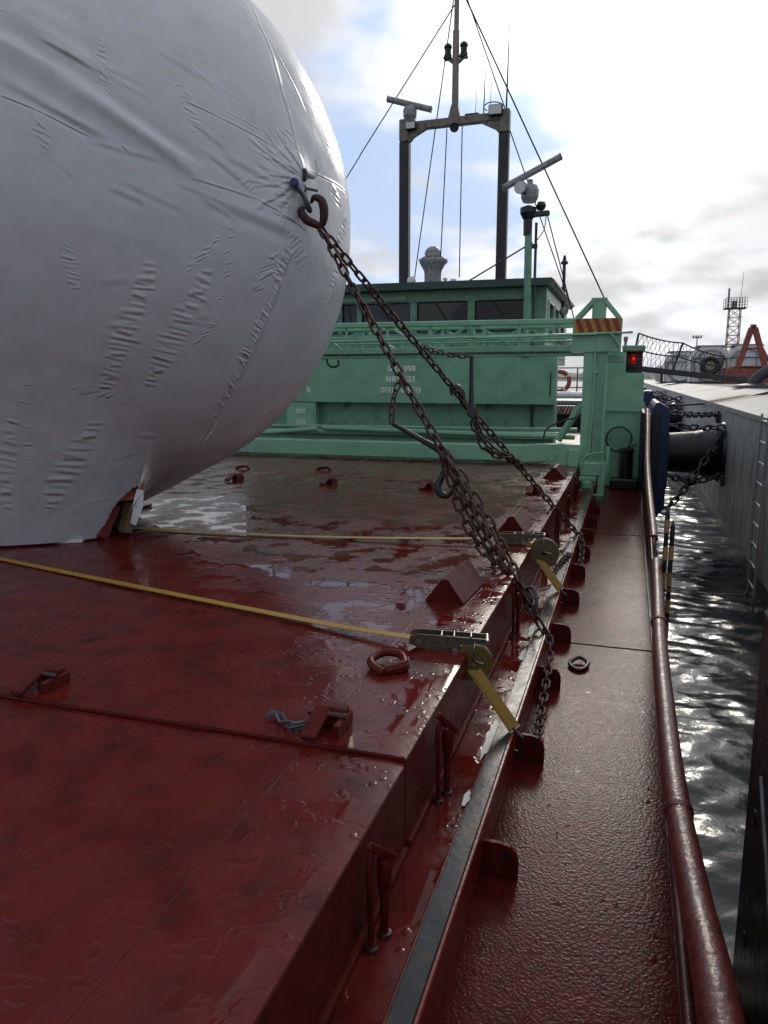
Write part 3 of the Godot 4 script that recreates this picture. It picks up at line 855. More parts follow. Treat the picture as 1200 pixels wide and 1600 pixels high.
func build_hatches() -> void:
	var near := hatch_cover("near wet red hatch cover filling the bottom left, below the joint with cleats", 3.6, -2.098, 0.486, [-0.93])
	var mid := hatch_cover("middle wet red hatch cover that carries the wrapped cargo and both yellow straps", -2.106, -7.628, 0.5, [-0.93])
	var far := hatch_cover("far wet red hatch cover under the green gantry beam", -7.64, -12.0, 0.5, [-0.93])
	for q in [-2.07, -0.91]:
		cleat(mid, q, -2.16, 0.5)
	for q in [-4.28, -3.12, -2.0, -0.89]:
		cleat(far, q, -7.70, 0.5, 1.15)
	for q in [[-3.67, -8.96], [-4.72, -8.77]]:
		var l := ns()
		tube(l, smooth([Vector3(q[0] - 0.09, 0.5, q[1]), Vector3(q[0] - 0.05, 0.525, q[1] - 0.02), Vector3(q[0] + 0.06, 0.535, q[1] - 0.02), Vector3(q[0] + 0.10, 0.5, q[1])], 4), 0.018, 7)
		part(far, "lug", fin(l), M.red)
	# D ring lying in its saddle
	var ring := part(mid, "lashing_ring", tubem(smooth([Vector3(-0.80, 0.525, -2.79), Vector3(-0.84, 0.535, -2.86), Vector3(-0.91, 0.535, -2.86), Vector3(-0.94, 0.53, -2.79), Vector3(-0.92, 0.525, -2.735), Vector3(-0.86, 0.515, -2.70)], 5), 0.0165, 9), M.red)
	part(ring, "saddle", barm(Vector3(-0.875, 0.512, -2.71), Vector3(-0.785, 0.522, -2.79), 0.05, 0.045, 0.014), M.red)
	wedge(mid, Vector3(-0.862, 0.5, -3.74), Vector3(-0.84, 0.5, -4.20), 0.098, 0.115)
	wedge(mid, Vector3(-0.80, 0.5, -5.68), Vector3(-0.79, 0.5, -6.12), 0.098, 0.115)
	wedge(far, Vector3(-0.79, 0.5, -9.0), Vector3(-0.78, 0.5, -9.45), 0.12, 0.12)
	for z in [-0.9, -1.72]: toggle(near, z, 0.484, 0.0)
	for z in [-2.46, -4.28, -5.9, -6.9]: toggle(mid, z, 0.5, 0.012)
	for z in [-8.2, -9.3]: toggle(far, z, 0.5)
	# greyish scrap of wire left by a cleat
	var w := thing("wire_scrap", Vector3(-1.03, 0.5, -2.23), "frayed grey blue scrap of wire beside the nearest cleat", "wire")
	for k in 4:
		var p := []
		for i in 7:
			p.append(Vector3(lerpf(-1.13, -0.97, i / 6.0), 0.508 + 0.012 * sin(i * 1.3 + k) * sin(PI * i / 6.0) + 0.004 * k, -2.2 - 0.04 * sin(i * 0.9 + k * 0.5) + rng.randf_range(-0.012, 0.012)))
		part(w, "strand", tubem(smooth(p, 3), 0.0042, 5), M.rope)

# ------------------------------------------------------------------ straps and chains
func strap(label: String, webpts: Array, r0: Vector3, r1: Vector3, spool: Vector3, spool_r: float, hook: Vector3, m: StandardMaterial3D, pale: bool) -> void:
	var o := thing("ratchet_strap", Vector3(r0.x, 0.5, r0.z), label, "ratchet strap", "yellow ratchet straps over the hatch")
	var flat := func(pts: Array, wid: float, side: Vector3) -> ArrayMesh:
		var st := ns()
		for i in pts.size() - 1:
			var a: Vector3 = pts[i]
			var b: Vector3 = pts[i + 1]
			var nrm := (b - a).cross(side).normalized() * 0.0016
			var s := side * wid * 0.5
			var ring0 := [a - s - nrm, a + s - nrm, a + s + nrm, a - s + nrm]
			var ring1 := [b - s - nrm, b + s - nrm, b + s + nrm, b - s + nrm]
			for k in 4:
				var k2 := (k + 1) % 4
				face(st, [ring0[k], ring0[k2], ring1[k2], ring1[k]], (ring0[k] + ring0[k2]) * 0.5 - a)
		return fin(st)
	var dir := (r1 - r0).normalized()
	var side := dir.cross(Vector3.UP).normalized()
	var up := side.cross(dir)
	var wdir: Vector3 = (webpts[webpts.size() - 1] - webpts[0]).normalized()
	part(o, "webbing", flat.call(smooth(webpts, 8), 0.05, wdir.cross(Vector3.UP).normalized()), m)
	var fr := Basis(dir, up, side)
	var L := r0.distance_to(r1)
	for s in [-1.0, 1.0]:
		var c: Vector3 = r0 + side * s * 0.036
		part(o, "handle_plate", prismm([Vector2(-0.02, 0.0), Vector2(-0.015, 0.028), Vector2(0.02, 0.04), Vector2(L * 0.5, 0.036), Vector2(L, 0.03), Vector2(L + 0.005, 0.012), Vector2(L * 0.6, 0.0), Vector2(0.02, -0.022)], 0.004, Transform3D(fr, c)), M.zinc)
		part(o, "frame_plate", prismm([Vector2(0.01, -0.02), Vector2(0.03, 0.012), Vector2(L * 0.62, 0.008), Vector2(L * 0.66, -0.02), Vector2(L * 0.58, -0.048), Vector2(L * 0.3, -0.036)], 0.004, Transform3D(fr, r0 + side * s * 0.030)), M.zinc)
	for q in [0.38, 0.55, 0.78]:
		var p: Vector3 = r0 + dir * L * q + up * 0.034
		part(o, "cross_bar", tubem([p - side * 0.036, p + side * 0.036], 0.005, 7), M.steel)
	var e: Vector3 = r1 + up * 0.02
	part(o, "handle_grip", tubem([e - side * 0.048, e + side * 0.048], 0.010, 8), M.steel)
	for q in [r0 + dir * 0.02 + up * 0.005, r0 + dir * L * 0.57 - up * 0.026]:
		part(o, "bolt", tubem([q - side * 0.046, q + side * 0.046], 0.013, 8), M.steel)
	# the tail of the webbing rolled up on the ratchet
	var prof := []
	for i in 7:
		var rr := spool_r * (0.15 + 0.85 * i / 6.0)
		prof.append(Vector2(rr, 0.0235 + (0.0012 if i % 2 else 0.0)))
	prof.append(Vector2(spool_r, -0.0235))
	for i in 7:
		prof.append(Vector2(spool_r * (1.0 - 0.85 * i / 6.0), -0.0235 - (0.0012 if i % 2 else 0.0)))
	part(o, "webbing_roll", lathem(prof, yaxis(side, spool), 32), M.webroll2 if pale else M.webroll)
	part(o, "roll_clip", tubem(smooth([spool + side * 0.028 + dir * spool_r * 0.5 - up * 0.0, spool + side * 0.032 + up * 0.02, spool + side * 0.03 + up * spool_r * 1.05, spool - side * 0.02 + up * spool_r * 1.1], 4), 0.004, 6), M.steel)
	# outer end down to the coaming rail
	var d2: Vector3 = (hook - (spool - dir * spool_r)).normalized()
	var sd := d2.cross(Vector3(0.25, 0.5, 1.0).normalized()).normalized()
	var s0: Vector3 = r0 + dir * L * 0.62 - up * 0.03
	part(o, "webbing_tail", flat.call([s0, s0.lerp(hook, 0.5), hook], 0.048, sd), M.yellow)
	part(o, "webbing_tail", flat.call([s0.lerp(hook, 0.3) + Vector3(0.006, 0.006, 0.0), hook + Vector3(0.006, 0.004, 0.0)], 0.044, sd), M.yellow)
	part(o, "claw_hook", tubem(smooth([hook - d2 * 0.01, hook + d2 * 0.03, hook + Vector3(0.035, -0.03, 0.01), hook + Vector3(0.030, -0.085, 0.015), hook + Vector3(0.0, -0.09, 0.01)], 5), 0.0085, 7), M.black)
	part(o, "hook_bar", tubem([hook - sd * 0.03, hook + sd * 0.03], 0.006, 7), M.steel)

func grab_hook(parent: Node3D, pts: Array, m: Material, fat := 1.0) -> void:
	var s := smooth(pts, 5)
	var r := []
	for i in s.size():
		var t := float(i) / (s.size() - 1)
		r.append(fat * (0.014 + 0.012 * sin(PI * clampf(t * 1.15, 0.0, 1.0))) * (1.0 if t < 0.85 else lerpf(1.0, 0.45, (t - 0.85) / 0.15)))
	part(parent, "hook", tubem(s, r, 9), m)

func build_lashings() -> void:
	strap("near yellow webbing strap whose ratchet hangs over the hatch edge, roll at its end", [Vector3(-4.35, 0.53, -3.93), Vector3(-3.81, 0.512, -3.80), Vector3(-2.4, 0.514, -3.45), Vector3(-1.3, 0.525, -3.17), Vector3(-0.82, 0.545, -3.05)], Vector3(-0.835, 0.535, -3.05), Vector3(-0.528, 0.530, -3.115), Vector3(-0.578, 0.455, -3.085), 0.080, Vector3(-0.383, 0.212, -2.99), M.yellow, false)
	strap("far pale yellow webbing strap with big roll and ratchet behind the chain bundle", [Vector3(-3.75, 0.52, -4.93), Vector3(-3.4, 0.512, -4.93), Vector3(-2.2, 0.515, -5.03), Vector3(-1.2, 0.535, -5.17), Vector3(-0.85, 0.545, -5.25)], Vector3(-0.84, 0.54, -5.27), Vector3(-0.515, 0.555, -5.31), Vector3(-0.512, 0.452, -5.29), 0.104, Vector3(-0.383, 0.212, -5.22), M.yellow2, true)

	var P := 0.078
	var W := 0.0185
	var lm := link_mesh(P, W)
	var H := Vector3(-2.044, 2.653, -5.007)
	var E1 := Vector3(-0.41, 0.205, -4.35)
	var E2 := Vector3(-0.40, 0.205, -7.28)
	# shackle on the lug
	var sh := thing("shackle", Vector3(-2.13, 2.75, -4.93), "grey bow shackle with blue pin hanging from the lug on the white wrapping", "shackle")
	part(sh, "bow", tubem(smooth([Vector3(-2.165, 2.905, -4.86), Vector3(-2.125, 2.85, -4.90), Vector3(-2.10, 2.79, -4.925), Vector3(-2.10, 2.76, -4.965), Vector3(-2.125, 2.775, -5.0), Vector3(-2.14, 2.83, -5.0), Vector3(-2.165, 2.90, -4.985)], 5), 0.017, 9), M.shackle)
	for z in [-4.855, -4.985]:
		part(sh, "eye", lathem([Vector2(0, -0.014), Vector2(0.032, -0.014), Vector2(0.034, 0.0), Vector2(0.032, 0.014), Vector2(0, 0.014)], yaxis(Vector3(0.25, 0, 1), Vector3(-2.163, 2.91, z)), 14), M.shackle)
	part(sh, "pin", lathem([Vector2(0, 0.0), Vector2(0.026, 0.0), Vector2(0.026, 0.022), Vector2(0, 0.024)], yaxis(Vector3(0.35, 0, 1), Vector3(-2.157, 2.91, -4.84)), 6), M.bluepin)
	part(sh, "cotter", tubem([Vector3(-2.15, 2.91, -4.99), Vector3(-2.07, 2.895, -5.03)], 0.010, 6), M.shackle)

	var c1 := thing("lashing_chain", Vector3(-0.41, 0.2, -4.35), "rusty lashing chain on the left, doubled into a thick bundle below its lever", "chain", "lashing chains on the wrapped cargo")
	grab_hook(c1, [H, Vector3(-2.07, 2.672, -4.985), Vector3(-2.125, 2.70, -4.955), Vector3(-2.155, 2.755, -4.935), Vector3(-2.12, 2.775, -4.94)], M.rust, 1.15)
	links(c1, sag(H, E1, 0.02), P, lm, M.rust, 0.5)
	var a := Vector3(-1.10, 1.21, -4.66)
	var z1 := Vector3(-0.50, 0.345, -4.42)
	links(c1, smooth([a, Vector3(-1.04, 1.05, -4.62), Vector3(-0.955, 0.82, -4.59), Vector3(-0.80, 0.60, -4.54), z1], 6), P, lm, M.rust, 0.9)
	links(c1, smooth([a, Vector3(-1.02, 1.08, -4.60), Vector3(-0.90, 0.84, -4.57), Vector3(-0.72, 0.575, -4.52), z1], 6), P, lm, M.rust, 0.2)
	links(c1, smooth([a, Vector3(-0.99, 1.08, -4.64), Vector3(-0.83, 0.86, -4.60), Vector3(-0.66, 0.60, -4.52), z1], 6), P, lm, M.rust, 1.3)
	links(c1, smooth([E1, Vector3(-0.368, 0.212, -4.24), Vector3(-0.345, 0.15, -4.1), Vector3(-0.335, 0.07, -3.75), Vector3(-0.33, 0.045, -3.45), Vector3(-0.30, 0.085, -3.16)], 6), P * 0.8, link_mesh(P * 0.8, W * 0.8), M.rust, 0.1)
	part(c1, "shackle_bow", tubem(smooth([Vector3(-0.53, 0.42, -4.43), Vector3(-0.475, 0.44, -4.39), Vector3(-0.455, 0.36, -4.37), Vector3(-0.48, 0.30, -4.38), Vector3(-0.53, 0.31, -4.41)], 4), 0.011, 7, false, true), M.shackle)
	var b1 := thing("lever_binder", Vector3(-1.106, 1.15, -4.69), "dark green lever binder with long bar and empty hook, clamped on the left chain", "lever binder", "lever binders on the chains")
	part(b1, "lever_bar", tubem([Vector3(-1.06, 1.165, -4.68), Vector3(-1.14, 1.215, -4.685), Vector3(-1.30, 1.305, -4.655), Vector3(-1.423, 1.374, -4.628)], [0.030, 0.022, 0.016, 0.014], 9), M.binder)
	part(b1, "lever_head", lathem([Vector2(0, -0.03), Vector2(0.034, -0.028), Vector2(0.038, 0.0), Vector2(0.034, 0.028), Vector2(0, 0.03)], yaxis(Vector3(0.3, 0.2, 1), Vector3(-1.085, 1.18, -4.66)), 14), M.binder)
	part(b1, "link_bar", tubem([Vector3(-1.105, 1.19, -4.69), Vector3(-1.10, 1.09, -4.69)], 0.012, 8), M.binder)
	grab_hook(b1, [Vector3(-1.098, 1.085, -4.688), Vector3(-1.105, 1.04, -4.682), Vector3(-1.128, 0.985, -4.672), Vector3(-1.115, 0.935, -4.667), Vector3(-1.075, 0.918, -4.673), Vector3(-1.045, 0.94, -4.682), Vector3(-1.032, 0.972, -4.689)], M.binder, 0.95)
	var t1 := thing("chain_tail", Vector3(-1.42, 1.38, -4.63), "short slack end of chain hanging from the left chain to the tip of its lever", "chain", "slack chain ends at the levers")
	links(t1, smooth([Vector3(-1.385, 1.665, -4.742), Vector3(-1.415, 1.58, -4.69), Vector3(-1.425, 1.48, -4.645), Vector3(-1.423, 1.374, -4.628)], 5), P * 0.62, link_mesh(P * 0.62, W * 0.72), M.rust, 0.3)

	var c2 := thing("lashing_chain", Vector3(-0.40, 0.2, -7.28), "rusty lashing chain on the right, running from the shackle to the far coaming rail", "chain", "lashing chains on the wrapped cargo")
	grab_hook(c2, [H, Vector3(-2.02, 2.695, -5.0), Vector3(-2.01, 2.76, -4.99), Vector3(-2.022, 2.82, -4.975), Vector3(-2.065, 2.836, -4.955), Vector3(-2.09, 2.80, -4.955)], M.rust, 1.2)
	links(c2, sag(H, E2, 0.02), P, lm, M.rust, 1.2)
	var sc := Vector3(0.0, 0.0, 0.0)
	links(c2, smooth([Vector3(-1.21, 1.395, -6.145), Vector3(-1.205, 1.33, -6.15), Vector3(-1.165, 1.2, -6.16), Vector3(-1.105, 1.09, -6.19), Vector3(-1.01, 1.02, -6.25), Vector3(-0.93, 1.02, -6.32), Vector3(-0.86, 0.905, -6.63)], 6), P, lm, M.rust, 0.1)
	links(c2, smooth([Vector3(-1.20, 1.38, -6.14), Vector3(-1.15, 1.23, -6.15), Vector3(-1.06, 1.10, -6.2), Vector3(-0.98, 1.03, -6.28), Vector3(-0.86, 0.90, -6.63)], 6), P, lm, M.rust, 0.9)
	links(c2, smooth([E2, Vector3(-0.36, 0.20, -7.2), Vector3(-0.34, 0.1, -7.0), Vector3(-0.33, 0.05, -6.5)], 6), P, lm, M.rust, 0.6)
	var b2 := thing("lever_binder", Vector3(-1.222, 1.4, -6.14), "dark green lever binder with its bar standing upright on the right chain", "lever binder", "lever binders on the chains")
	part(b2, "lever_bar", tubem([Vector3(-1.205, 1.37, -6.13), Vector3(-1.213, 1.46, -6.14), Vector3(-1.22, 1.65, -6.15), Vector3(-1.222, 1.832, -6.15)], [0.034, 0.024, 0.018, 0.016], 9), M.binder)
	part(b2, "lever_head", lathem([Vector2(0, -0.035), Vector2(0.042, -0.032), Vector2(0.046, 0.0), Vector2(0.042, 0.032), Vector2(0, 0.035)], yaxis(Vector3(0.4, 0.1, 1), Vector3(-1.205, 1.385, -6.11)), 14), M.binder)
	grab_hook(b2, [Vector3(-1.225, 1.40, -6.10), Vector3(-1.275, 1.47, -6.09), Vector3(-1.29, 1.54, -6.09), Vector3(-1.325, 1.582, -6.085), Vector3(-1.365, 1.565, -6.08), Vector3(-1.36, 1.52, -6.06)], M.binder, 1.2)
	var t2 := thing("chain_tail", Vector3(-1.4, 1.83, -6.1), "slack end of chain strung sideways from the right chain to the upright lever tip", "chain", "slack chain ends at the levers")
	links(t2, smooth([Vector3(-1.548, 1.90, -5.70), Vector3(-1.50, 1.875, -5.85), Vector3(-1.36, 1.835, -6.05), Vector3(-1.222, 1.828, -6.15)], 5), P * 0.62, link_mesh(P * 0.62, W * 0.7), M.rust, 0.2)
	# loose dark chain over the coaming further off
	var c3 := thing("loose_chain", Vector3(-0.42, 0.2, -6.1), "short dark chain lying over the coaming rail beside the far strap's hook", "chain")
	links(c3, smooth([Vector3(-0.40, 0.225, -6.35), Vector3(-0.44, 0.225, -6.1), Vector3(-0.47, 0.215, -5.8), Vector3(-0.475, 0.21, -5.55)], 5), 0.05, link_mesh(0.05, 0.013), M.rust, 0.4)
	part(c3, "end_plate", box2(Vector3(-0.43, 0.206, -6.45), Vector3(-0.39, 0.236, -6.33), 0.004), M.dirtywhite)

# ------------------------------------------------------------------ hatch gantry
func hazard(parent: Node3D, called: String, a: Vector3, w: float, h: float, n: int, lean: float, m1: Material, m2: Material, right := Vector3.RIGHT) -> void:
	var out := right.cross(Vector3.UP)
	var f := Transform3D(Basis(right, Vector3.UP, out), a)
	var b := part(parent, called, prismm([Vector2(0, 0), Vector2(w, 0), Vector2(w, h), Vector2(0, h)], 0.012, f), m1)
	var pitch := w / n
	for i in range(-2, n + 1):
		var poly := PackedVector2Array([Vector2(i * pitch, h), Vector2(i * pitch + pitch * 0.5, h), Vector2(i * pitch + pitch * 0.5 + lean, 0), Vector2(i * pitch + lean, 0)])
		for q in Geometry2D.intersect_polygons(poly, PackedVector2Array([Vector2(0.004, 0.004), Vector2(w - 0.004, 0.004), Vector2(w - 0.004, h - 0.004), Vector2(0.004, h - 0.004)])):
			part(b, "stripe", prismm(Array(q), 0.004, f.translated_local(Vector3(0, 0, 0.0085))), m2)

func build_gantry() -> void:
	var g := thing("hatch_gantry", Vector3(-0.4, 0.2, -10.6), "light green hatch cover gantry crane with lattice girder and hazard striped head", "gantry crane")
	var G: Material = M.green
	var Z := -10.6
	# lower beam that lifts the covers
	part(g, "lifting_beam", box2(Vector3(-9.0, 0.53, Z - 0.12), Vector3(-1.02, 0.752, Z + 0.10), 0.012), G)
	part(g, "beam_end", prismm([Vector2(-1.35, 0.53), Vector2(-1.05, 0.55), Vector2(-0.82, 0.43), Vector2(-0.575, 0.42), Vector2(-0.56, 0.78), Vector2(-1.02, 0.775), Vector2(-1.35, 0.753)], 0.22, Transform3D(Basis(), Vector3(0, 0, Z + 0.008))), G)
	part(g, "beam_bracket", box2(Vector3(-0.74, 0.45, Z + 0.12), Vector3(-0.60, 0.72, Z + 0.17), 0.008), G)
	part(g, "beam_boss", lathem([Vector2(0, 0.02), Vector2(0.06, 0.02), Vector2(0.065, 0.0)], yaxis(Vector3(0, 0, 1), Vector3(-0.96, 0.62, Z + 0.12)), 16), G)
	part(g, "hydraulic_pipe", tubem([Vector3(-9.0, 0.80, Z - 0.5), Vector3(-0.9, 0.86, Z - 0.5)], 0.045, 10), G)
	part(g, "hydraulic_pipe", tubem([Vector3(-9.0, 0.86, Z - 0.85), Vector3(-0.7, 0.91, Z - 0.85)], 0.035, 10), M.green2)
	part(g, "tie_bar", tubem([Vector3(-6.2, 0.74, Z - 0.35), Vector3(-4.6, 0.89, Z - 0.4)], 0.035, 8), G)
	part(g, "tie_bar", tubem([Vector3(-4.5, 0.90, Z - 0.4), Vector3(-0.7, 0.84, Z - 0.4)], 0.035, 8), G)
	part(g, "ram", tubem([Vector3(-0.92, 0.80, Z - 0.25), Vector3(-0.62, 1.30, Z - 0.3)], 0.05, 10), G)
	part(g, "hose", tubem(smooth([Vector3(-1.1, 0.84, Z - 0.1), Vector3(-1.05, 0.98, Z - 0.1), Vector3(-0.8, 1.1, Z - 0.15), Vector3(-0.66, 1.12, Z - 0.15)], 5), 0.012, 6), M.black)
	# pillar
	part(g, "pillar", box2(Vector3(-0.56, 0.3, Z - 0.16), Vector3(-0.30, 2.0, Z + 0.05), 0.01), G)
	part(g, "pillar_flange", box2(Vector3(-0.60, 0.62, Z + 0.052), Vector3(-0.46, 2.0, Z + 0.075), 0.006), G)
	part(g, "pillar_flange", box2(Vector3(-0.45, 0.62, Z + 0.052), Vector3(-0.33, 1.97, Z + 0.066), 0.005), M.green2)
	part(g, "cable_pipe", tubem(smooth([Vector3(-2.0, 2.19, Z + 0.16), Vector3(-0.70, 2.215, Z + 0.16), Vector3(-0.47, 2.215, Z + 0.15), Vector3(-0.455, 2.19, Z + 0.10), Vector3(-0.455, 1.4, Z + 0.10), Vector3(-0.47, 0.7, Z + 0.10)], 6), 0.013, 7), G)
	part(g, "pipe_clip", barm(Vector3(-0.49, 1.74, Z + 0.09), Vector3(-0.41, 1.74, Z + 0.09), 0.03, 0.04, 0.005), G)
	# foot, with its wheel box and guide arms
	part(g, "foot_box", box2(Vector3(-0.575, 0.38, Z + 0.06), Vector3(-0.31, 0.56, Z + 0.24), 0.012), G)
	part(g, "foot_leg", prismm([Vector2(-0.545, 0.30), Vector2(-0.545, 0.06), Vector2(-0.41, 0.02), Vector2(-0.40, 0.30)], 0.16, Transform3D(Basis(), Vector3(0, 0, Z + 0.2))), G)
	part(g, "foot_box", box2(Vector3(-0.59, 0.31, Z + 0.07), Vector3(-0.36, 0.375, Z + 0.27), 0.01), G)
	part(g, "foot_lug", box2(Vector3(-0.53, 0.22, Z + 0.28), Vector3(-0.42, 0.32, Z + 0.33), 0.01), G)
	part(g, "guide_arm", prismm([Vector2(-0.33, 0.57), Vector2(-0.24, 0.57), Vector2(-0.265, 0.08), Vector2(-0.35, 0.07)], 0.05, Transform3D(Basis(), Vector3(0, 0, Z + 0.2))), G)
	part(g, "guide_arm", box2(Vector3(-0.26, 0.35, Z - 0.1), Vector3(-0.215, 0.75, Z + 0.02), 0.008), G)
	part(g, "guide_pin", barm(Vector3(-0.42, 0.13, Z + 0.24), Vector3(-0.26, 0.13, Z + 0.24), 0.03, 0.03, 0.004), G)
	part(g, "hand_rail", tubem(smooth([Vector3(-0.54, 0.50, Z + 0.26), Vector3(-0.53, 0.62, Z + 0.28), Vector3(-0.44, 0.68, Z + 0.28), Vector3(-0.28, 0.70, Z + 0.27)], 5), 0.013, 7), G)
	for q in [[-0.45, 0.60], [-0.36, 0.58], [-0.30, 0.66]]:
		part(g, "fitting", tubem([Vector3(q[0], 0.55, Z + 0.16), Vector3(q[0], q[1] + 0.05, Z + 0.16)], 0.02, 8), M.green2)
	# head with gable frame
	part(g, "head_block", prismm([Vector2(-0.765, 1.995), Vector2(-0.14, 2.0), Vector2(-0.135, 2.42), Vector2(-0.745, 2.42)], 0.40, Transform3D(Basis(), Vector3(0, 0, Z - 0.1))), G)
	var gb := ns()
	var zz := Z - 0.1
	bar(gb, Vector3(-0.72, 2.42, zz), Vector3(-0.50, 2.66, zz), 0.3, 0.055, 0.006)
	bar(gb, Vector3(-0.17, 2.42, zz), Vector3(-0.37, 2.66, zz), 0.3, 0.055, 0.006)
	bx(gb, Transform3D(Basis(), Vector3(-0.435, 2.545, zz)), Vector3(0.17, 0.25, 0.28), 0.008)
	bx(gb, Transform3D(Basis(), Vector3(-0.435, 2.668, zz)), Vector3(0.20, 0.035, 0.305), 0.006)
	part(g, "gable_frame", fin(gb), G)
	hazard(g, "hazard_board", Vector3(-0.725, 2.235, Z + 0.115), 0.575, 0.185, 5, 0.07, M.hazyel, M.hazred)
	part(g, "head_pipe", tubem(smooth([Vector3(-9.0, 2.10, Z + 0.14), Vector3(-0.75, 2.222, Z + 0.14), Vector3(-0.33, 2.228, Z + 0.14), Vector3(-0.24, 2.19, Z + 0.14), Vector3(-0.15, 2.05, Z + 0.12)], 5), 0.016, 7), G)
	part(g, "side_arm", box2(Vector3(-0.31, 1.86, Z - 0.1), Vector3(-0.09, 1.95, Z), 0.008), M.green2)
	# lattice girder: two faces, each with chords, posts and braces
	for f in 2:
		var z := Z + 0.02 - 0.75 * f
		part(g, "top_chord", barm(Vector3(-9.2, 2.415, z), Vector3(-0.74, 2.395, z), 0.10, 0.075, 0.012), G)
		part(g, "middle_chord", barm(Vector3(-9.2, 2.215, z), Vector3(-0.74, 2.225, z), 0.05, 0.04, 0.006), G)
		part(g, "bottom_chord", barm(Vector3(-9.2, 2.02, z), Vector3(-0.74, 2.045, z), 0.10, 0.085, 0.012), G)
		if f == 0:
			part(g, "rub_bar", barm(Vector3(-9.2, 1.935, z), Vector3(-0.55, 1.965, z), 0.05, 0.04, 0.006), M.green2)
		var x := -8.9
		var k := 0
		while x < -1.0:
			part(g, "lattice_post", barm(Vector3(x, 2.06, z), Vector3(x, 2.38, z), 0.035, 0.035, 0.004, Vector3.BACK), G)
			if k % 2 == f:
				part(g, "lattice_brace", barm(Vector3(x + 0.03, 2.07, z), Vector3(minf(x + 0.55, -0.8), 2.37, z), 0.03, 0.03, 0.004, Vector3.BACK), G)
			else:
				part(g, "lattice_brace", barm(Vector3(x + 0.03, 2.37, z), Vector3(minf(x + 0.55, -0.8), 2.07, z), 0.03, 0.03, 0.004, Vector3.BACK), G)
			x += 0.62
			k += 1
	for i in 9:
		var x := -8.6 + i * 0.95
		part(g, "cross_tie", barm(Vector3(x, 2.05, Z), Vector3(x + 0.3, 2.05, Z - 0.75), 0.04, 0.04, 0.004), G)
	part(g, "walkway_grating", box2(Vector3(-9.1, 2.062, Z - 0.70), Vector3(-0.8, 2.072, Z - 0.06)), M.green2)
	part(g, "inner_pipe", tubem([Vector3(-9.0, 2.14, Z - 0.15), Vector3(-0.76, 2.15, Z - 0.15)], 0.014, 7), G)
	# far leg of the gantry, beyond the cargo
	part(g, "pillar", box2(Vector3(-9.5, 0.3, Z - 0.16), Vector3(-9.2, 2.45, Z + 0.05), 0.01), G)
	# a hook that hangs from the girder
	part(g, "hanging_hook", tubem(smooth([Vector3(-4.25, 1.97, Z), Vector3(-4.25, 1.88, Z), Vector3(-4.18, 1.82, Z), Vector3(-4.08, 1.84, Z), Vector3(-4.08, 1.92, Z)], 4), 0.016, 7), M.binder)

# ------------------------------------------------------------------ deckhouse and wheelhouse
func words(parent: Node3D, text: String, at: Vector3, width: float, height: float, m: Material) -> void:
	var t := TextMesh.new()
	var f := SystemFont.new()
	f.font_names = PackedStringArray(["Droid Sans"])
	f.font_weight = 700
	t.font = f
	t.text = text
	t.font_size = 64
	t.pixel_size = 0.01
	t.depth = 0.02
	t.curve_step = 1.5
	var bb := t.get_aabb()
	var s := Vector3(width / bb.size.x, height / bb.size.y, 0.3)
	var xf := Transform3D(Basis.from_scale(s), at - Vector3(bb.get_center().x * s.x, bb.get_center().y * s.y, 0))
	part(parent, "lettering", t, m, xf)

func rounded(w: float, h: float, r: float, n := 4) -> Array:
	var p := []
	for c in [[w - r, h - r, 0.0], [-w + r, h - r, PI / 2], [-w + r, -h + r, PI], [w - r, -h + r, PI * 1.5]]:
		for i in n + 1:
			var a: float = c[2] + PI / 2 * i / n
			p.append(Vector2(c[0] + cos(a) * r, c[1] + sin(a) * r))
	return p

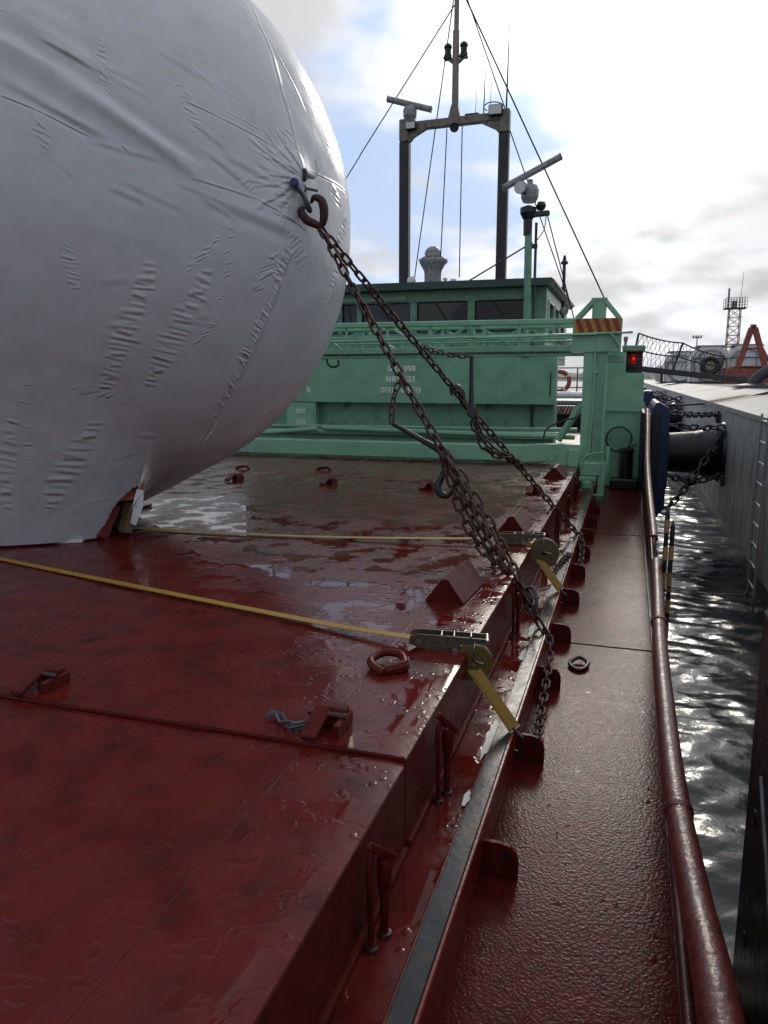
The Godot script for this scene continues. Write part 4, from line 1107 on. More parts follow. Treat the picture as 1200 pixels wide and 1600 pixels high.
func build_house() -> void:
	var o := thing("deckhouse", Vector3(-4.5, 0.2, -17.0), "light green deckhouse with wheelhouse windows and white painted tonnage lettering", "deckhouse")
	var Z := -16.0
	part(o, "lower_wall", box2(Vector3(-11.0, 0.1, Z - 0.9), Vector3(-1.47, 1.2, Z - 0.3), 0.02), M.green2)
	part(o, "rear_wall", box2(Vector3(-11.0, 0.1, Z - 6.0), Vector3(-2.75, 2.0, Z - 0.92)), M.green2)
	part(o, "front_panel", prismm([Vector2(-11.0, 1.15), Vector2(-1.43, 1.13), Vector2(-1.43, 2.09), Vector2(-11.0, 2.02)], 0.3, Transform3D(Basis(), Vector3(0, 0, Z - 0.15))), M.house)
	part(o, "panel_top_band", box2(Vector3(-11.0, 2.03, Z - 0.28), Vector3(-1.45, 2.16, Z - 0.03), 0.01), M.green2)
	part(o, "panel_slot", box2(Vector3(-1.56, 1.3, Z - 0.004), Vector3(-1.53, 1.78, Z + 0.008), 0.003), M.darkgreen)
	part(o, "upper_deck", box2(Vector3(-11.0, 2.0, Z - 6.0), Vector3(-1.75, 2.14, Z - 0.31)), M.green2)
	for x in [-6.1, -4.5, -2.9, -1.95]:
		part(o, "panel_bracket", prismm([Vector2(0, 0), Vector2(0.25, 0), Vector2(0.25, -0.16)], 0.03, Transform3D(Basis(Vector3(0, 0, -1), Vector3.UP, Vector3(1, 0, 0)), Vector3(x, 1.14, Z - 0.03))), M.green2)
	part(o, "drain_pipe", tubem([Vector3(-1.93, 0.45, Z - 0.27), Vector3(-1.93, 1.12, Z - 0.27)], 0.03, 8), M.darkgreen)
	part(o, "lower_ledge", box2(Vector3(-11.0, 0.40, Z - 0.32), Vector3(-1.45, 0.46, Z - 0.2), 0.006), M.green)
	for x in [-5.08, -4.03, -2.6]:
		var a := part(o, "arched_opening", prismm(disc(Vector2(x, 0.40), 0.20, 16, 0.0, PI), 0.02, Transform3D(Basis(), Vector3(0, 0, Z - 0.296))), M.black)
		var rim := []
		for k in 13: rim.append(Vector3(x + 0.2 * cos(PI * k / 12), 0.40 + 0.2 * sin(PI * k / 12), Z - 0.28))
		part(a, "rim", tubem(rim, 0.015, 6), M.green)
	# vent locker
	var v := part(o, "vent_locker", box2(Vector3(-7.45, 0.50, Z - 0.3), Vector3(-6.72, 1.13, Z - 0.02), 0.012), M.green)
	part(v, "locker_door", box2(Vector3(-7.40, 0.53, Z - 0.018), Vector3(-6.77, 1.10, Z - 0.005), 0.004), M.green)
	for x in [-7.25, -6.92]:
		part(v, "hinge", box2(Vector3(x - 0.03, 0.46, Z - 0.03), Vector3(x + 0.03, 0.54, Z + 0.012), 0.004), M.green2)
	words(v, "VENT", Vector3(-7.08, 0.93, Z), 0.24, 0.10, M.letter)
	words(v, "HOLD", Vector3(-7.08, 0.69, Z), 0.24, 0.10, M.letter)
	words(o, "GRT 998", Vector3(-4.70, 1.87, Z + 0.004), 0.63, 0.125, M.letter)
	words(o, "NRT 533", Vector3(-4.72, 1.64, Z + 0.004), 0.65, 0.125, M.letter)
	words(o, "OFFIC Nr 9619", Vector3(-4.72, 1.41, Z + 0.004), 0.90, 0.125, M.letter)
	words(o, "N", Vector3(-6.88, 1.41, Z + 0.004), 0.08, 0.125, M.letter)

	# wheelhouse: front wall built from piers round the window openings
	var wins := [[-8.55, -7.55], [-7.42, -6.30], [-6.18, -5.85], [-5.72, -4.62], [-4.46, -3.36], [-3.20, -2.12]]
	var zt := Z - 0.35
	var y0 := 2.14
	var y1 := 3.50
	var wb := 2.62
	var wt := 3.27
	part(o, "wheelhouse_sill_wall", box2(Vector3(-8.7, y0, zt - 0.08), Vector3(-1.72, wb, zt), 0.004), M.wheel)
	part(o, "wheelhouse_head_wall", box2(Vector3(-8.7, wt, zt - 0.08), Vector3(-1.72, y1, zt), 0.004), M.wheel)
	var px := -8.7
	for w in wins + [[-1.72, -1.72]]:
		part(o, "window_pier", box2(Vector3(px, wb + 0.001, zt - 0.079), Vector3(w[0], wt - 0.001, zt - 0.001), 0.003), M.wheel)
		px = w[1]
	for w in wins:
		var cx: float = (w[0] + w[1]) / 2
		var hw2: float = (w[1] - w[0]) / 2
		var pn := part(o, "window_pane", prismm(rounded(hw2 + 0.01, (wt - wb) / 2 + 0.01, 0.06), 0.012, Transform3D(Basis(), Vector3(cx, (wb + wt) / 2, zt - 0.05))), M.glass)
		var loop := []
		for q in rounded(hw2 - 0.004, (wt - wb) / 2 - 0.004, 0.05):
			loop.append(Vector3(cx + q.x, (wb + wt) / 2 + q.y, zt - 0.012))
		part(pn, "window_gasket", tubem(loop, 0.016, 6, false, true), M.black)
	for w in wins:
		part(o, "wiper", barm(Vector3(lerpf(w[0], w[1], 0.35), wt - 0.03, zt + 0.02), Vector3(lerpf(w[0], w[1], 0.62), wb + 0.22, zt + 0.012), 0.014, 0.02, 0.002, Vector3.BACK), M.black)
	for x in [-8.8, -7.0, -5.9, -3.55, -2.5]:
		part(o, "weld_line", tubem([Vector3(x, 1.16, Z + 0.001), Vector3(x + 0.004, 1.6, Z + 0.0015), Vector3(x, 2.02, Z + 0.001)], 0.006, 5), M.house)
	# starboard side wall with its raked windows
	var xs := -1.72
	part(o, "wheelhouse_side", box2(Vector3(xs - 0.08, y0, zt - 5.2), Vector3(xs, wb, zt - 0.082), 0.004), M.wheel)
	part(o, "wheelhouse_side", box2(Vector3(xs - 0.08, wt, zt - 5.2), Vector3(xs, y1, zt - 0.082), 0.004), M.wheel)
	var zz := zt - 0.082
	for w in [[0.35, 1.5], [1.75, 2.9], [3.15, 4.6]]:
		part(o, "window_pier", box2(Vector3(xs - 0.079, wb + 0.001, zt - w[0]), Vector3(xs - 0.001, wt - 0.001, zz), 0.003), M.wheel)
		zz = zt - w[1]
		var pn := part(o, "window_pane", box2(Vector3(xs - 0.05, wb, zt - w[1]), Vector3(xs - 0.04, wt, zt - w[0])), M.glass)
		part(pn, "window_frame", barm(Vector3(xs + 0.012, wb, zt - w[0] - 0.02), Vector3(xs + 0.012, wt, zt - w[0] - 0.02), 0.05, 0.03, 0.004, Vector3.BACK), M.white)
		part(pn, "window_frame", barm(Vector3(xs + 0.012, wt - 0.02, zt - w[0]), Vector3(xs + 0.012, wt - 0.02, zt - w[1]), 0.03, 0.05, 0.004), M.white)
	part(o, "window_pier", box2(Vector3(xs - 0.079, wb + 0.001, zt - 5.2), Vector3(xs - 0.001, wt - 0.001, zz), 0.003), M.wheel)
	part(o, "wheelhouse_back", box2(Vector3(-8.7, y0, zt - 5.28), Vector3(-1.72, y1, zt - 5.202)), M.wheel)
	part(o, "wheelhouse_floor", box2(Vector3(-8.6, 2.145, zt - 5.2), Vector3(-1.81, 2.17, zt - 0.09)), M.interior)
	part(o, "console", box2(Vector3(-7.6, 2.17, zt - 1.2), Vector3(-2.4, 2.72, zt - 0.5), 0.05), M.interior)
	# roof with a deep dark fascia and eaves that overhang
	part(o, "roof", prismm([Vector2(-9.0, 3.50), Vector2(-1.62, 3.50), Vector2(-1.55, 3.60), Vector2(-1.60, 3.64), Vector2(-9.0, 3.66)], 5.9, Transform3D(Basis(), Vector3(0, 0, zt - 2.60))), M.roofgreen)
	part(o, "roof_gutter", barm(Vector3(-1.57, 3.585, zt + 0.34), Vector3(-1.57, 3.585, zt - 5.5), 0.06, 0.05, 0.01), M.grey)
	part(o, "sun_visor", box2(Vector3(-6.3, 3.30, zt + 0.01), Vector3(-4.7, 3.40, zt + 0.05), 0.006), M.green2)
	part(o, "side_lamp", lathem([Vector2(0, -0.14), Vector2(0.08, -0.12), Vector2(0.10, 0.0), Vector2(0.08, 0.12), Vector2(0, 0.14)], yaxis(Vector3(0.3, 0, 1), Vector3(-1.52, 3.15, -18.2)), 14), M.grey)
	part(o, "bridge_wing", box2(Vector3(-2.4, 2.5, -20.8), Vector3(-1.45, 2.62, -18.5), 0.01), M.grey)
	# fittings on the roof
	for q in [[-4.0, 0.13, 0.05], [-3.82, 0.10, 0.07], [-2.4, 0.06, 0.08]]:
		part(o, "roof_vent", lathem([Vector2(0.025, 0), Vector2(0.025, q[1]), Vector2(q[2], q[1] + 0.01), Vector2(q[2] * 0.95, q[1] + 0.05), Vector2(0, q[1] + 0.07)], Transform3D(Basis(), Vector3(q[0], 3.65, -17.0)), 12), M.white)
	part(o, "roof_box", lathem([Vector2(0.1, 0), Vector2(0.1, 0.2), Vector2(0.06, 0.27), Vector2(0, 0.28)], Transform3D(Basis(), Vector3(-4.83, 3.65, -17.2)), 12), M.white)

	# hooded lamp or compass wrapped in a grey cover
	var c := thing("covered_searchlight", Vector3(-4.41, 3.65, -17.5), "searchlight bundled up in a tied grey canvas cover on the wheelhouse roof", "covered searchlight")
	var st := ns()
	st.set_smooth_group(1)
	var nn := noise(2.6, 3, FastNoiseLite.TYPE_SIMPLEX_SMOOTH, 15)
	var pr := [Vector2(0.235, 0.0), Vector2(0.245, 0.1), Vector2(0.235, 0.25), Vector2(0.245, 0.40), Vector2(0.27, 0.52), Vector2(0.33, 0.60), Vector2(0.34, 0.66), Vector2(0.29, 0.70), Vector2(0.22, 0.73), Vector2(0.23, 0.80), Vector2(0.19, 0.88), Vector2(0.10, 0.94), Vector2(0.0, 0.955)]
	var seg := 40
	for i in pr.size(): pr[i] = Vector2(pr[i].x * 0.78, pr[i].y)
	for i in pr.size():
		for k in seg + 1:
			var a := TAU * (k % seg) / seg
			var r: float = pr[i].x * (1.0 + 0.22 * nn.get_noise_3d(cos(a) * 1.5, pr[i].y * 1.2, sin(a) * 1.5)) + (0.05 * absf(cos(a)) if pr[i].y > 0.5 and pr[i].y < 0.69 else 0.0)
			st.add_vertex(Vector3(-4.41 + r * cos(a), 3.65 + pr[i].y, -17.5 + r * sin(a)))
	for i in pr.size() - 1:
		for k in seg:
			var a := i * (seg + 1) + k
			var b := a + seg + 1
			for q in [a, a + 1, b, a + 1, b + 1, b]: st.add_index(q)
	st.generate_normals()
	part(c, "canvas_cover", st.commit(), M.grey)
	var tie := []
	for k in 20: tie.append(Vector3(-4.41 + 0.232 * cos(TAU * k / 20), 4.355, -17.5 + 0.215 * sin(TAU * k / 20)))
	part(c, "tie_cord", tubem(tie, 0.012, 5, false, true), M.black)

func radar(parent: Node3D, a: Vector3, b: Vector3, body: Vector3, r: float, lamp: bool) -> void:
	part(parent, "radar_scanner", barm(a, b, 0.14, 0.115, 0.03), M.grey)
	for e in [a, b]:
		var d: Vector3 = (e - (a + b) / 2).normalized()
		part(parent, "scanner_cap", barm(e - d * 0.02, e + d * 0.012, 0.15, 0.125, 0.03), M.pole)
	part(parent, "scanner_gearbox", lathem([Vector2(0, -r), Vector2(r * 0.75, -r), Vector2(r, -r * 0.5), Vector2(r * 1.05, r * 0.3), Vector2(r * 0.8, r * 0.85), Vector2(r * 0.35, r * 1.0), Vector2(r * 0.3, r * 1.5), Vector2(0, r * 1.5)], Transform3D(Basis(), body), 14), M.grey)

func build_mast() -> void:
	var o := thing("signal_mast", Vector3(-3.96, 3.65, -17.5), "tall goalpost signal mast with dark legs and pale crossbar over the wheelhouse", "mast")
	var z := -17.5
	for x in [-5.08, -2.855]:
		part(o, "mast_leg", box2(Vector3(x - 0.11, 3.64, z - 0.11), Vector3(x + 0.11, 6.85, z + 0.11), 0.02), M.mast)
		part(o, "mast_leg_top", box2(Vector3(x - 0.112, 6.851, z - 0.112), Vector3(x + 0.112, 7.32, z + 0.112), 0.02), M.tan)
		var s := 1.0 if x < -4 else -1.0
		part(o, "mast_gusset", prismm([Vector2(x + 0.11 * s, 7.09), Vector2(x + 0.11 * s, 6.85), Vector2(x + 0.2 * s, 6.95), Vector2(x + 0.50 * s, 7.10)], 0.16, Transform3D(Basis(), Vector3(0, 0, z))), M.tan)
	part(o, "crossbar", barm(Vector3(-4.97, 7.17, z), Vector3(-2.965, 7.19, z), 0.16, 0.17, 0.015), M.tan)
	part(o, "mast_foot", prismm([Vector2(-4.09, 7.27), Vector2(-3.83, 7.27), Vector2(-3.88, 7.52), Vector2(-4.02, 7.52)], 0.12, Transform3D(Basis(), Vector3(0, 0, z))), M.pole)
	part(o, "mast_pole", tubem([Vector3(-3.95, 7.3, z), Vector3(-3.95, 9.0, z), Vector3(-3.945, 9.01, z), Vector3(-3.94, 10.6, z)], [0.075, 0.072, 0.055, 0.048], 12), M.pole)
	for s in [-1.0, 1.0]:
		part(o, "lamp_bracket", barm(Vector3(-3.95, 8.33, z), Vector3(-3.95 + s * 0.17, 8.46, z), 0.09, 0.05, 0.005), M.pole)
		part(o, "lamp_bracket", box2(Vector3(-3.95 + s * 0.17 - 0.09, 8.45, z - 0.09), Vector3(-3.95 + s * 0.17 + 0.09, 8.49, z + 0.09), 0.005), M.mast)
		part(o, "masthead_lamp", lathem([Vector2(0, 0), Vector2(0.085, 0), Vector2(0.085, 0.05), Vector2(0.07, 0.07), Vector2(0.07, 0.17), Vector2(0.09, 0.19), Vector2(0.08, 0.24), Vector2(0.03, 0.28), Vector2(0, 0.28)], Transform3D(Basis(), Vector3(-3.95 + s * 0.175, 8.49, z)), 14), M.mast)
	radar(o, Vector3(-5.47, 7.78, z + 0.05), Vector3(-4.50, 7.50, z - 0.05), Vector3(-4.97, 7.46, z), 0.15, false)
	part(o, "radar_stand", box2(Vector3(-5.08, 7.25, z - 0.1), Vector3(-4.86, 7.33, z + 0.1), 0.01), M.tan)
	for q in [[-4.90, 7.14, 0.12, 0.085], [-3.03, 7.28, 0.15, 0.11]]:
		var f := part(o, "floodlight", box2(Vector3(q[0] - q[2], q[1] - q[3], z + 0.10), Vector3(q[0] + q[2], q[1] + q[3], z + 0.22), 0.02), M.mast)
		part(f, "floodlight_glass", box2(Vector3(q[0] - q[2] + 0.02, q[1] - q[3] + 0.02, z + 0.2215), Vector3(q[0] + q[2] - 0.02, q[1] + q[3] - 0.02, z + 0.226)), M.flood)
	part(o, "horn", lathem([Vector2(0.03, -0.1), Vector2(0.04, 0.05), Vector2(0.10, 0.16), Vector2(0, 0.14)], yaxis(Vector3(0.1, -0.3, 1), Vector3(-3.93, 7.05, z + 0.05)), 12), M.mast)
	part(o, "mast_cable", tubem(smooth([Vector3(-3.22, 7.3, z + 0.1), Vector3(-3.3, 7.38, z + 0.12), Vector3(-3.18, 7.46, z + 0.12), Vector3(-2.98, 7.44, z + 0.12), Vector3(-2.85, 7.36, z + 0.12)], 5), 0.012, 5), M.mast)
	part(o, "aerial_box", box2(Vector3(-3.72, 7.27, z - 0.05), Vector3(-3.42, 7.31, z + 0.05), 0.006), M.mast)
	for q in [[-2.83, 7.32, 8.95, 0.02], [-3.32, 7.27, 8.2, 0.014], [-3.50, 7.31, 7.75, 0.007], [-3.18, 7.27, 8.05, 0.007]]:
		part(o, "whip_aerial", tubem([Vector3(q[0], q[1], z), Vector3(q[0] + 0.01, lerpf(q[1], q[2], 0.4), z), Vector3(q[0] + 0.02, q[2], z)], [q[3], q[3] * 0.8, q[3] * 0.35], 6), M.mast)
	# stays and halyards: each a wire of its own
	var w := [[[-3.95, 9.55], [-6.15, 6.66]], [[-4.0, 9.7], [-4.84, 3.9]], [[-4.12, 7.05], [-4.25, 3.75]], [[-3.78, 7.1], [-3.79, 3.9]], [[-3.78, 9.75], [-2.86, 7.35]]]
	for q in w:
		part(o, "stay_wire", tubem([Vector3(q[0][0], q[0][1], z + 0.02), Vector3(q[1][0], q[1][1], z + 0.02)], 0.013, 5), M.mast)
	part(o, "stay_wire", tubem([Vector3(-3.80, 9.70, z), Vector3(-0.62, 3.37, z - 1.0)], 0.017, 5), M.mast)
	part(o, "stay_wire", tubem([Vector3(-2.80, 7.05, z), Vector3(-1.45, 3.4, z - 1.5)], 0.013, 5), M.mast)
	part(o, "stay_wire", tubem([Vector3(-6.15, 6.66, z), Vector3(-8.0, 4.2, z)], 0.013, 5), M.mast)

	var p := thing("radar_post", Vector3(-2.06, 2.14, -16.0), "green post with white radar scanner standing in front of the wheelhouse windows", "radar post")
	var zp := -16.0
	part(p, "post", tubem([Vector3(-2.05, 2.1, zp), Vector3(-2.085, 4.72, zp)], [0.085, 0.07], 14), M.wheel)
	part(p, "post_stay", tubem([Vector3(-1.93, 2.14, zp - 0.05), Vector3(-1.94, 4.7, zp - 0.05)], 0.028, 8), M.darkgreen)
	part(p, "post_head", lathem([Vector2(0.085, -0.3), Vector2(0.09, 0), Vector2(0.11, 0.02), Vector2(0.16, 0.12), Vector2(0.16, 0.22), Vector2(0.06, 0.26), Vector2(0.0, 0.26)], Transform3D(Basis(), Vector3(-2.10, 4.76, zp)), 14), M.mast)
	radar(p, Vector3(-2.60, 5.37, zp + 0.06), Vector3(-1.51, 5.90, zp - 0.06), Vector3(-2.08, 5.25, zp), 0.17, true)
	var l := part(p, "searchlight", lathem([Vector2(0, -0.1), Vector2(0.08, -0.08), Vector2(0.12, 0.0), Vector2(0.125, 0.08), Vector2(0.115, 0.082)], yaxis(Vector3(-0.3, -0.05, 1), Vector3(-2.22, 5.33, zp + 0.16)), 18), M.grey)
	part(l, "searchlight_glass", lathem([Vector2(0, 0.078), Vector2(0.115, 0.078)], yaxis(Vector3(-0.3, -0.05, 1), Vector3(-2.22, 5.33, zp + 0.16)), 18), M.flood)
	part(p, "side_arm", barm(Vector3(-2.06, 4.84, zp), Vector3(-1.68, 4.86, zp), 0.11, 0.10, 0.02), M.darkgreen)
	part(p, "arm_lamp", lathem([Vector2(0, -0.1), Vector2(0.07, -0.07), Vector2(0.10, 0), Vector2(0.07, 0.07), Vector2(0, 0.1)], Transform3D(Basis(), Vector3(-1.85, 5.0, zp)), 14), M.mast)
	part(p, "arm_cable", tubem(smooth([Vector3(-1.75, 4.8, zp), Vector3(-1.78, 4.55, zp), Vector3(-1.92, 4.35, zp)], 4), 0.01, 5), M.mast)
	part(p, "brace_wire", tubem([Vector3(-2.0, 4.32, zp), Vector3(-3.62, 3.72, -17.2)], 0.016, 6), M.mast)
	part(p, "stay_wire", tubem([Vector3(-1.72, 4.80, zp), Vector3(-1.12, 2.66, zp - 0.8)], 0.012, 5), M.mast)
	part(p, "clamp", barm(Vector3(-2.15, 4.25, zp + 0.02), Vector3(-1.9, 4.25, zp - 0.03), 0.05, 0.09, 0.006), M.mast)
	var a := thing("aerial_post", Vector3(-1.70, 3.2, -20.0), "slim dark aerial post with small cap beside the wheelhouse roof", "aerial")
	part(a, "post", tubem([Vector3(-1.68, 2.6, -20.0), Vector3(-1.70, 4.45, -20.0)], 0.04, 8), M.mast)
	part(a, "cap", lathem([Vector2(0.04, 0), Vector2(0.09, 0.02), Vector2(0.09, 0.07), Vector2(0.05, 0.10), Vector2(0.03, 0.22), Vector2(0, 0.22)], Transform3D(Basis(), Vector3(-1.70, 4.42, -20.0)), 12), M.mast)
	part(a, "bracket", barm(Vector3(-1.68, 3.86, -20.0), Vector3(-1.98, 3.86, -20.0), 0.05, 0.06, 0.005), M.mast)

# ------------------------------------------------------------------ side block, aft deck
func build_aft() -> void:
	var b := thing("side_locker", Vector3(0.0, 0.0, -12.6), "light green side locker with round hatch, at the end of the side deck", "locker")
	var z := -12.2
	part(b, "lower_front", box2(Vector3(-0.62, 0.0, z - 1.6), Vector3(0.19, 1.2, z - 0.05), 0.012), M.green)
	part(b, "upper_front", prismm([Vector2(-0.62, 1.17), Vector2(0.195, 1.16), Vector2(0.195, 1.735), Vector2(-0.075, 1.74), Vector2(-0.075, 2.05), Vector2(-0.62, 2.05)], 1.6, Transform3D(Basis(), Vector3(0, 0, z - 0.8))), M.green)
	part(b, "screen_cap", box2(Vector3(-0.14, 2.06, z - 0.75), Vector3(0.19, 2.14, z + 0.02), 0.01), M.green2)
	part(b, "light_screen", box2(Vector3(-0.073, 1.742, z - 0.72), Vector3(0.165, 2.058, z - 0.36), 0.008), M.black)
	part(b, "sidelight_lens", lathem([Vector2(0, -0.026), Vector2(0.012, -0.025), Vector2(0.015, 0.0), Vector2(0.012, 0.025), Vector2(0, 0.026)], Transform3D(Basis(), Vector3(0.03, 1.95, z - 0.27)), 12), M.redlight)
	part(b, "sidelight_base", box2(Vector3(-0.02, 1.82, z - 0.33), Vector3(0.08, 1.9, z - 0.22), 0.01), M.darkred)
	part(b, "sidelight_roof", box2(Vector3(-0.02, 2.0, z - 0.33), Vector3(0.08, 2.03, z - 0.22), 0.006), M.black)
	var lamp := OmniLight3D.new()
	lamp.name = "sidelight_glow"
	lamp.light_color = Color(1.0, 0.08, 0.08)
	lamp.light_energy = 0.012
	lamp.light_size = 0.03
	lamp.omni_range = 4.0
	lamp.omni_attenuation = 2.0
	lamp.shadow_enabled = true
	b.add_child(lamp)
	lamp.position = Vector3(0.03, 1.95, z - 0.215) - b.position
	var h := part(b, "round_hatch", lathem([Vector2(0, 0.0), Vector2(0.175, 0.0), Vector2(0.182, -0.02)], yaxis(Vector3(0, 0, 1), Vector3(-0.12, 0.74, z - 0.03)), 32), M.green2)
	var rim := []
	for k in 32: rim.append(Vector3(-0.12 + 0.185 * cos(TAU * k / 32), 0.74 + 0.185 * sin(TAU * k / 32), z - 0.035))
	part(h, "rim", tubem(rim, 0.014, 7, false, true), M.darkgreen)
	part(b, "door_dog", barm(Vector3(0.06, 0.64, z - 0.02), Vector3(0.13, 0.70, z - 0.02), 0.02, 0.025, 0.004), M.green2)
	part(b, "corner_plate", box2(Vector3(0.1955, 0.0, z - 1.6), Vector3(0.245, 1.15, z + 0.1), 0.006), M.navy)
	part(b, "knob", lathem([Vector2(0.02, 0), Vector2(0.022, 0.08), Vector2(0.035, 0.11), Vector2(0.03, 0.16), Vector2(0, 0.17)], Transform3D(Basis(), Vector3(-0.10, 2.13, z - 0.4)), 10), M.pole)
	var bo := thing("bollard", Vector3(0.0, 0.0, -12.0), "black square bollard on its low black base at the end of the side deck", "bollard")
	part(bo, "base", box2(Vector3(-0.215, 0.004, -12.2), Vector3(0.19, 0.16, -11.92), 0.02), M.black)
	part(bo, "barrel", lathem([Vector2(0.105, 0.16), Vector2(0.10, 0.55), Vector2(0.115, 0.57), Vector2(0.115, 0.61), Vector2(0.06, 0.625), Vector2(0, 0.625)], Transform3D(Basis(), Vector3(0.0, 0.0, -12.06)), 20), M.black)

	# aft deck seen through the gap
	var a := thing("aft_hatch", Vector3(-1.6, 0.2, -24.0), "white topped casing with red striped edge, seen behind the gantry pillar", "casing")
	part(a, "top", box2(Vector3(-2.6, 0.98, -25.5), Vector3(-0.8, 1.02, -23.2), 0.01), M.white)
	part(a, "side", box2(Vector3(-2.6, 0.2, -25.4), Vector3(-0.8, 0.62, -23.3)), M.black)
	part(a, "upper_side", box2(Vector3(-2.6, 0.88, -25.4), Vector3(-0.8, 0.975, -23.25)), M.white)
	part(a, "black_line", box2(Vector3(-2.6, 0.90, -23.248), Vector3(-0.8, 0.93, -23.235)), M.black)
	hazard(a, "hazard_edge", Vector3(-2.5, 0.63, -23.22), 1.7, 0.23, 17, -0.1, M.dirtywhite, M.hazred)
	part(a, "raised_lid", box2(Vector3(-2.6, 1.03, -27.0), Vector3(-0.9, 1.22, -25.6), 0.06), M.white)
	var r := thing("aft_railing", Vector3(-1.6, 0.9, -27.5), "ochre pipe railing on the aft deck behind the lifebuoy", "railing")
	for y in [1.35, 1.68, 2.02]:
		part(r, "rail", tubem([Vector3(-3.6, y, -27.5), Vector3(-0.4, y, -27.5)], 0.022, 7), M.ochre)
	for x in [-3.4, -2.55, -1.75, -0.95]:
		part(r, "railing_post", tubem([Vector3(x, 0.7, -27.5), Vector3(x, 2.03, -27.5)], 0.025, 7), M.ochre)
	var lb := thing("lifebuoy", Vector3(-2.33, 1.6, -27.0), "orange red lifebuoy hung on the aft railing, half behind the deckhouse corner", "lifebuoy")
	var ring := []
	for k in 28: ring.append(Vector3(-2.33 + 0.33 * cos(TAU * k / 28), 1.56 + 0.33 * sin(TAU * k / 28), -27.3))
	part(lb, "ring", tubem(ring, 0.075, 10, false, true), M.buoy)
	for k in 4:
		var t := TAU * k / 4 + 0.6
		var st := []
		for j in 3: st.append(Vector3(-2.33 + 0.33 * cos(t + (j - 1) * 0.1), 1.56 + 0.33 * sin(t + (j - 1) * 0.1), -27.3))
		part(lb, "band", tubem(st, 0.08, 10), M.white)
	var dk := thing("aft_deck", Vector3(-3, 0, -24), "", "", "", "structure")
	part(dk, "aft_plate", box2(Vector3(-10.5, -0.4, -32.0), Vector3(0.25, 0.18, -12.4)), M.darkred)

# ------------------------------------------------------------------ water, quay, harbour
func build_water() -> void:
	var n1 := noise(0.55, 3, FastNoiseLite.TYPE_SIMPLEX_SMOOTH, 301)
	var n2 := noise(1.7, 3, FastNoiseLite.TYPE_SIMPLEX_SMOOTH, 302)
	var w := Node3D.new()
	w.name = "water"
	add_child(w)
	tag(w, "dark rippled harbour water between the ship and the quay", "", "", "structure")
	var t := ntex(noise(0.02, 4, FastNoiseLite.TYPE_SIMPLEX_SMOOTH, 311), [[0.0, 0.0], [1.0, 1.0]], 512)
	var m := tri(mat(0.006, 0.010, 0.013, 0.13), 0.5)
	m.metallic_specular = 0.42
	m.heightmap_enabled = true
	m.heightmap_texture = t
	m.heightmap_scale = 0.28
	M.water = m
	var wave := func(x: float, z: float) -> float:
		return -1.55 + 0.050 * n1.get_noise_2d(x * 0.8 + 11.0, z * 1.1) + 0.015 * n2.get_noise_2d(x * 1.0, z * 1.5)
	part(w, "near_water", sheet(0.2, 2.1, 3.0, -40.0, 42, 900, wave), m)
	part(w, "far_water", sheet(-1500.0, 2000.0, -60.0, -2500.0, 4, 4, func(_x, _z): return -1.56), m)
	part(w, "far_water", sheet(-1500.0, 2.3, 60.0, -60.0, 4, 4, func(_x, _z): return -1.72), m)
	var hill := ns()
	hill.set_smooth_group(1)
	var hn := noise(0.004, 5, FastNoiseLite.TYPE_SIMPLEX_SMOOTH, 401)
	var nx := 400
	for j in 6:
		for i in nx + 1:
			var x := lerpf(-1800.0, 1500.0, float(i) / nx)
			var z := -1100.0 - j * 60.0
			var y := -2.0
			if j > 0: y = (16.0 + 14.0 * hn.get_noise_2d(x, 0.0) + 9.0 * hn.get_noise_2d(x * 6.0, 50.0)) * sin(PI * 0.5 * minf(j / 3.0, 1.0)) + 2.0
			hill.add_vertex(Vector3(x, y, z))
	for j in 5:
		for i in nx:
			var a := j * (nx + 1) + i
			var b := a + nx + 1
			for k in [a, b, a + 1, a + 1, b, b + 1]: hill.add_index(k)
	hill.generate_normals()
	solo("hills", hill.commit(), M.hill, "low wooded hills across the harbour", "", "", "structure")

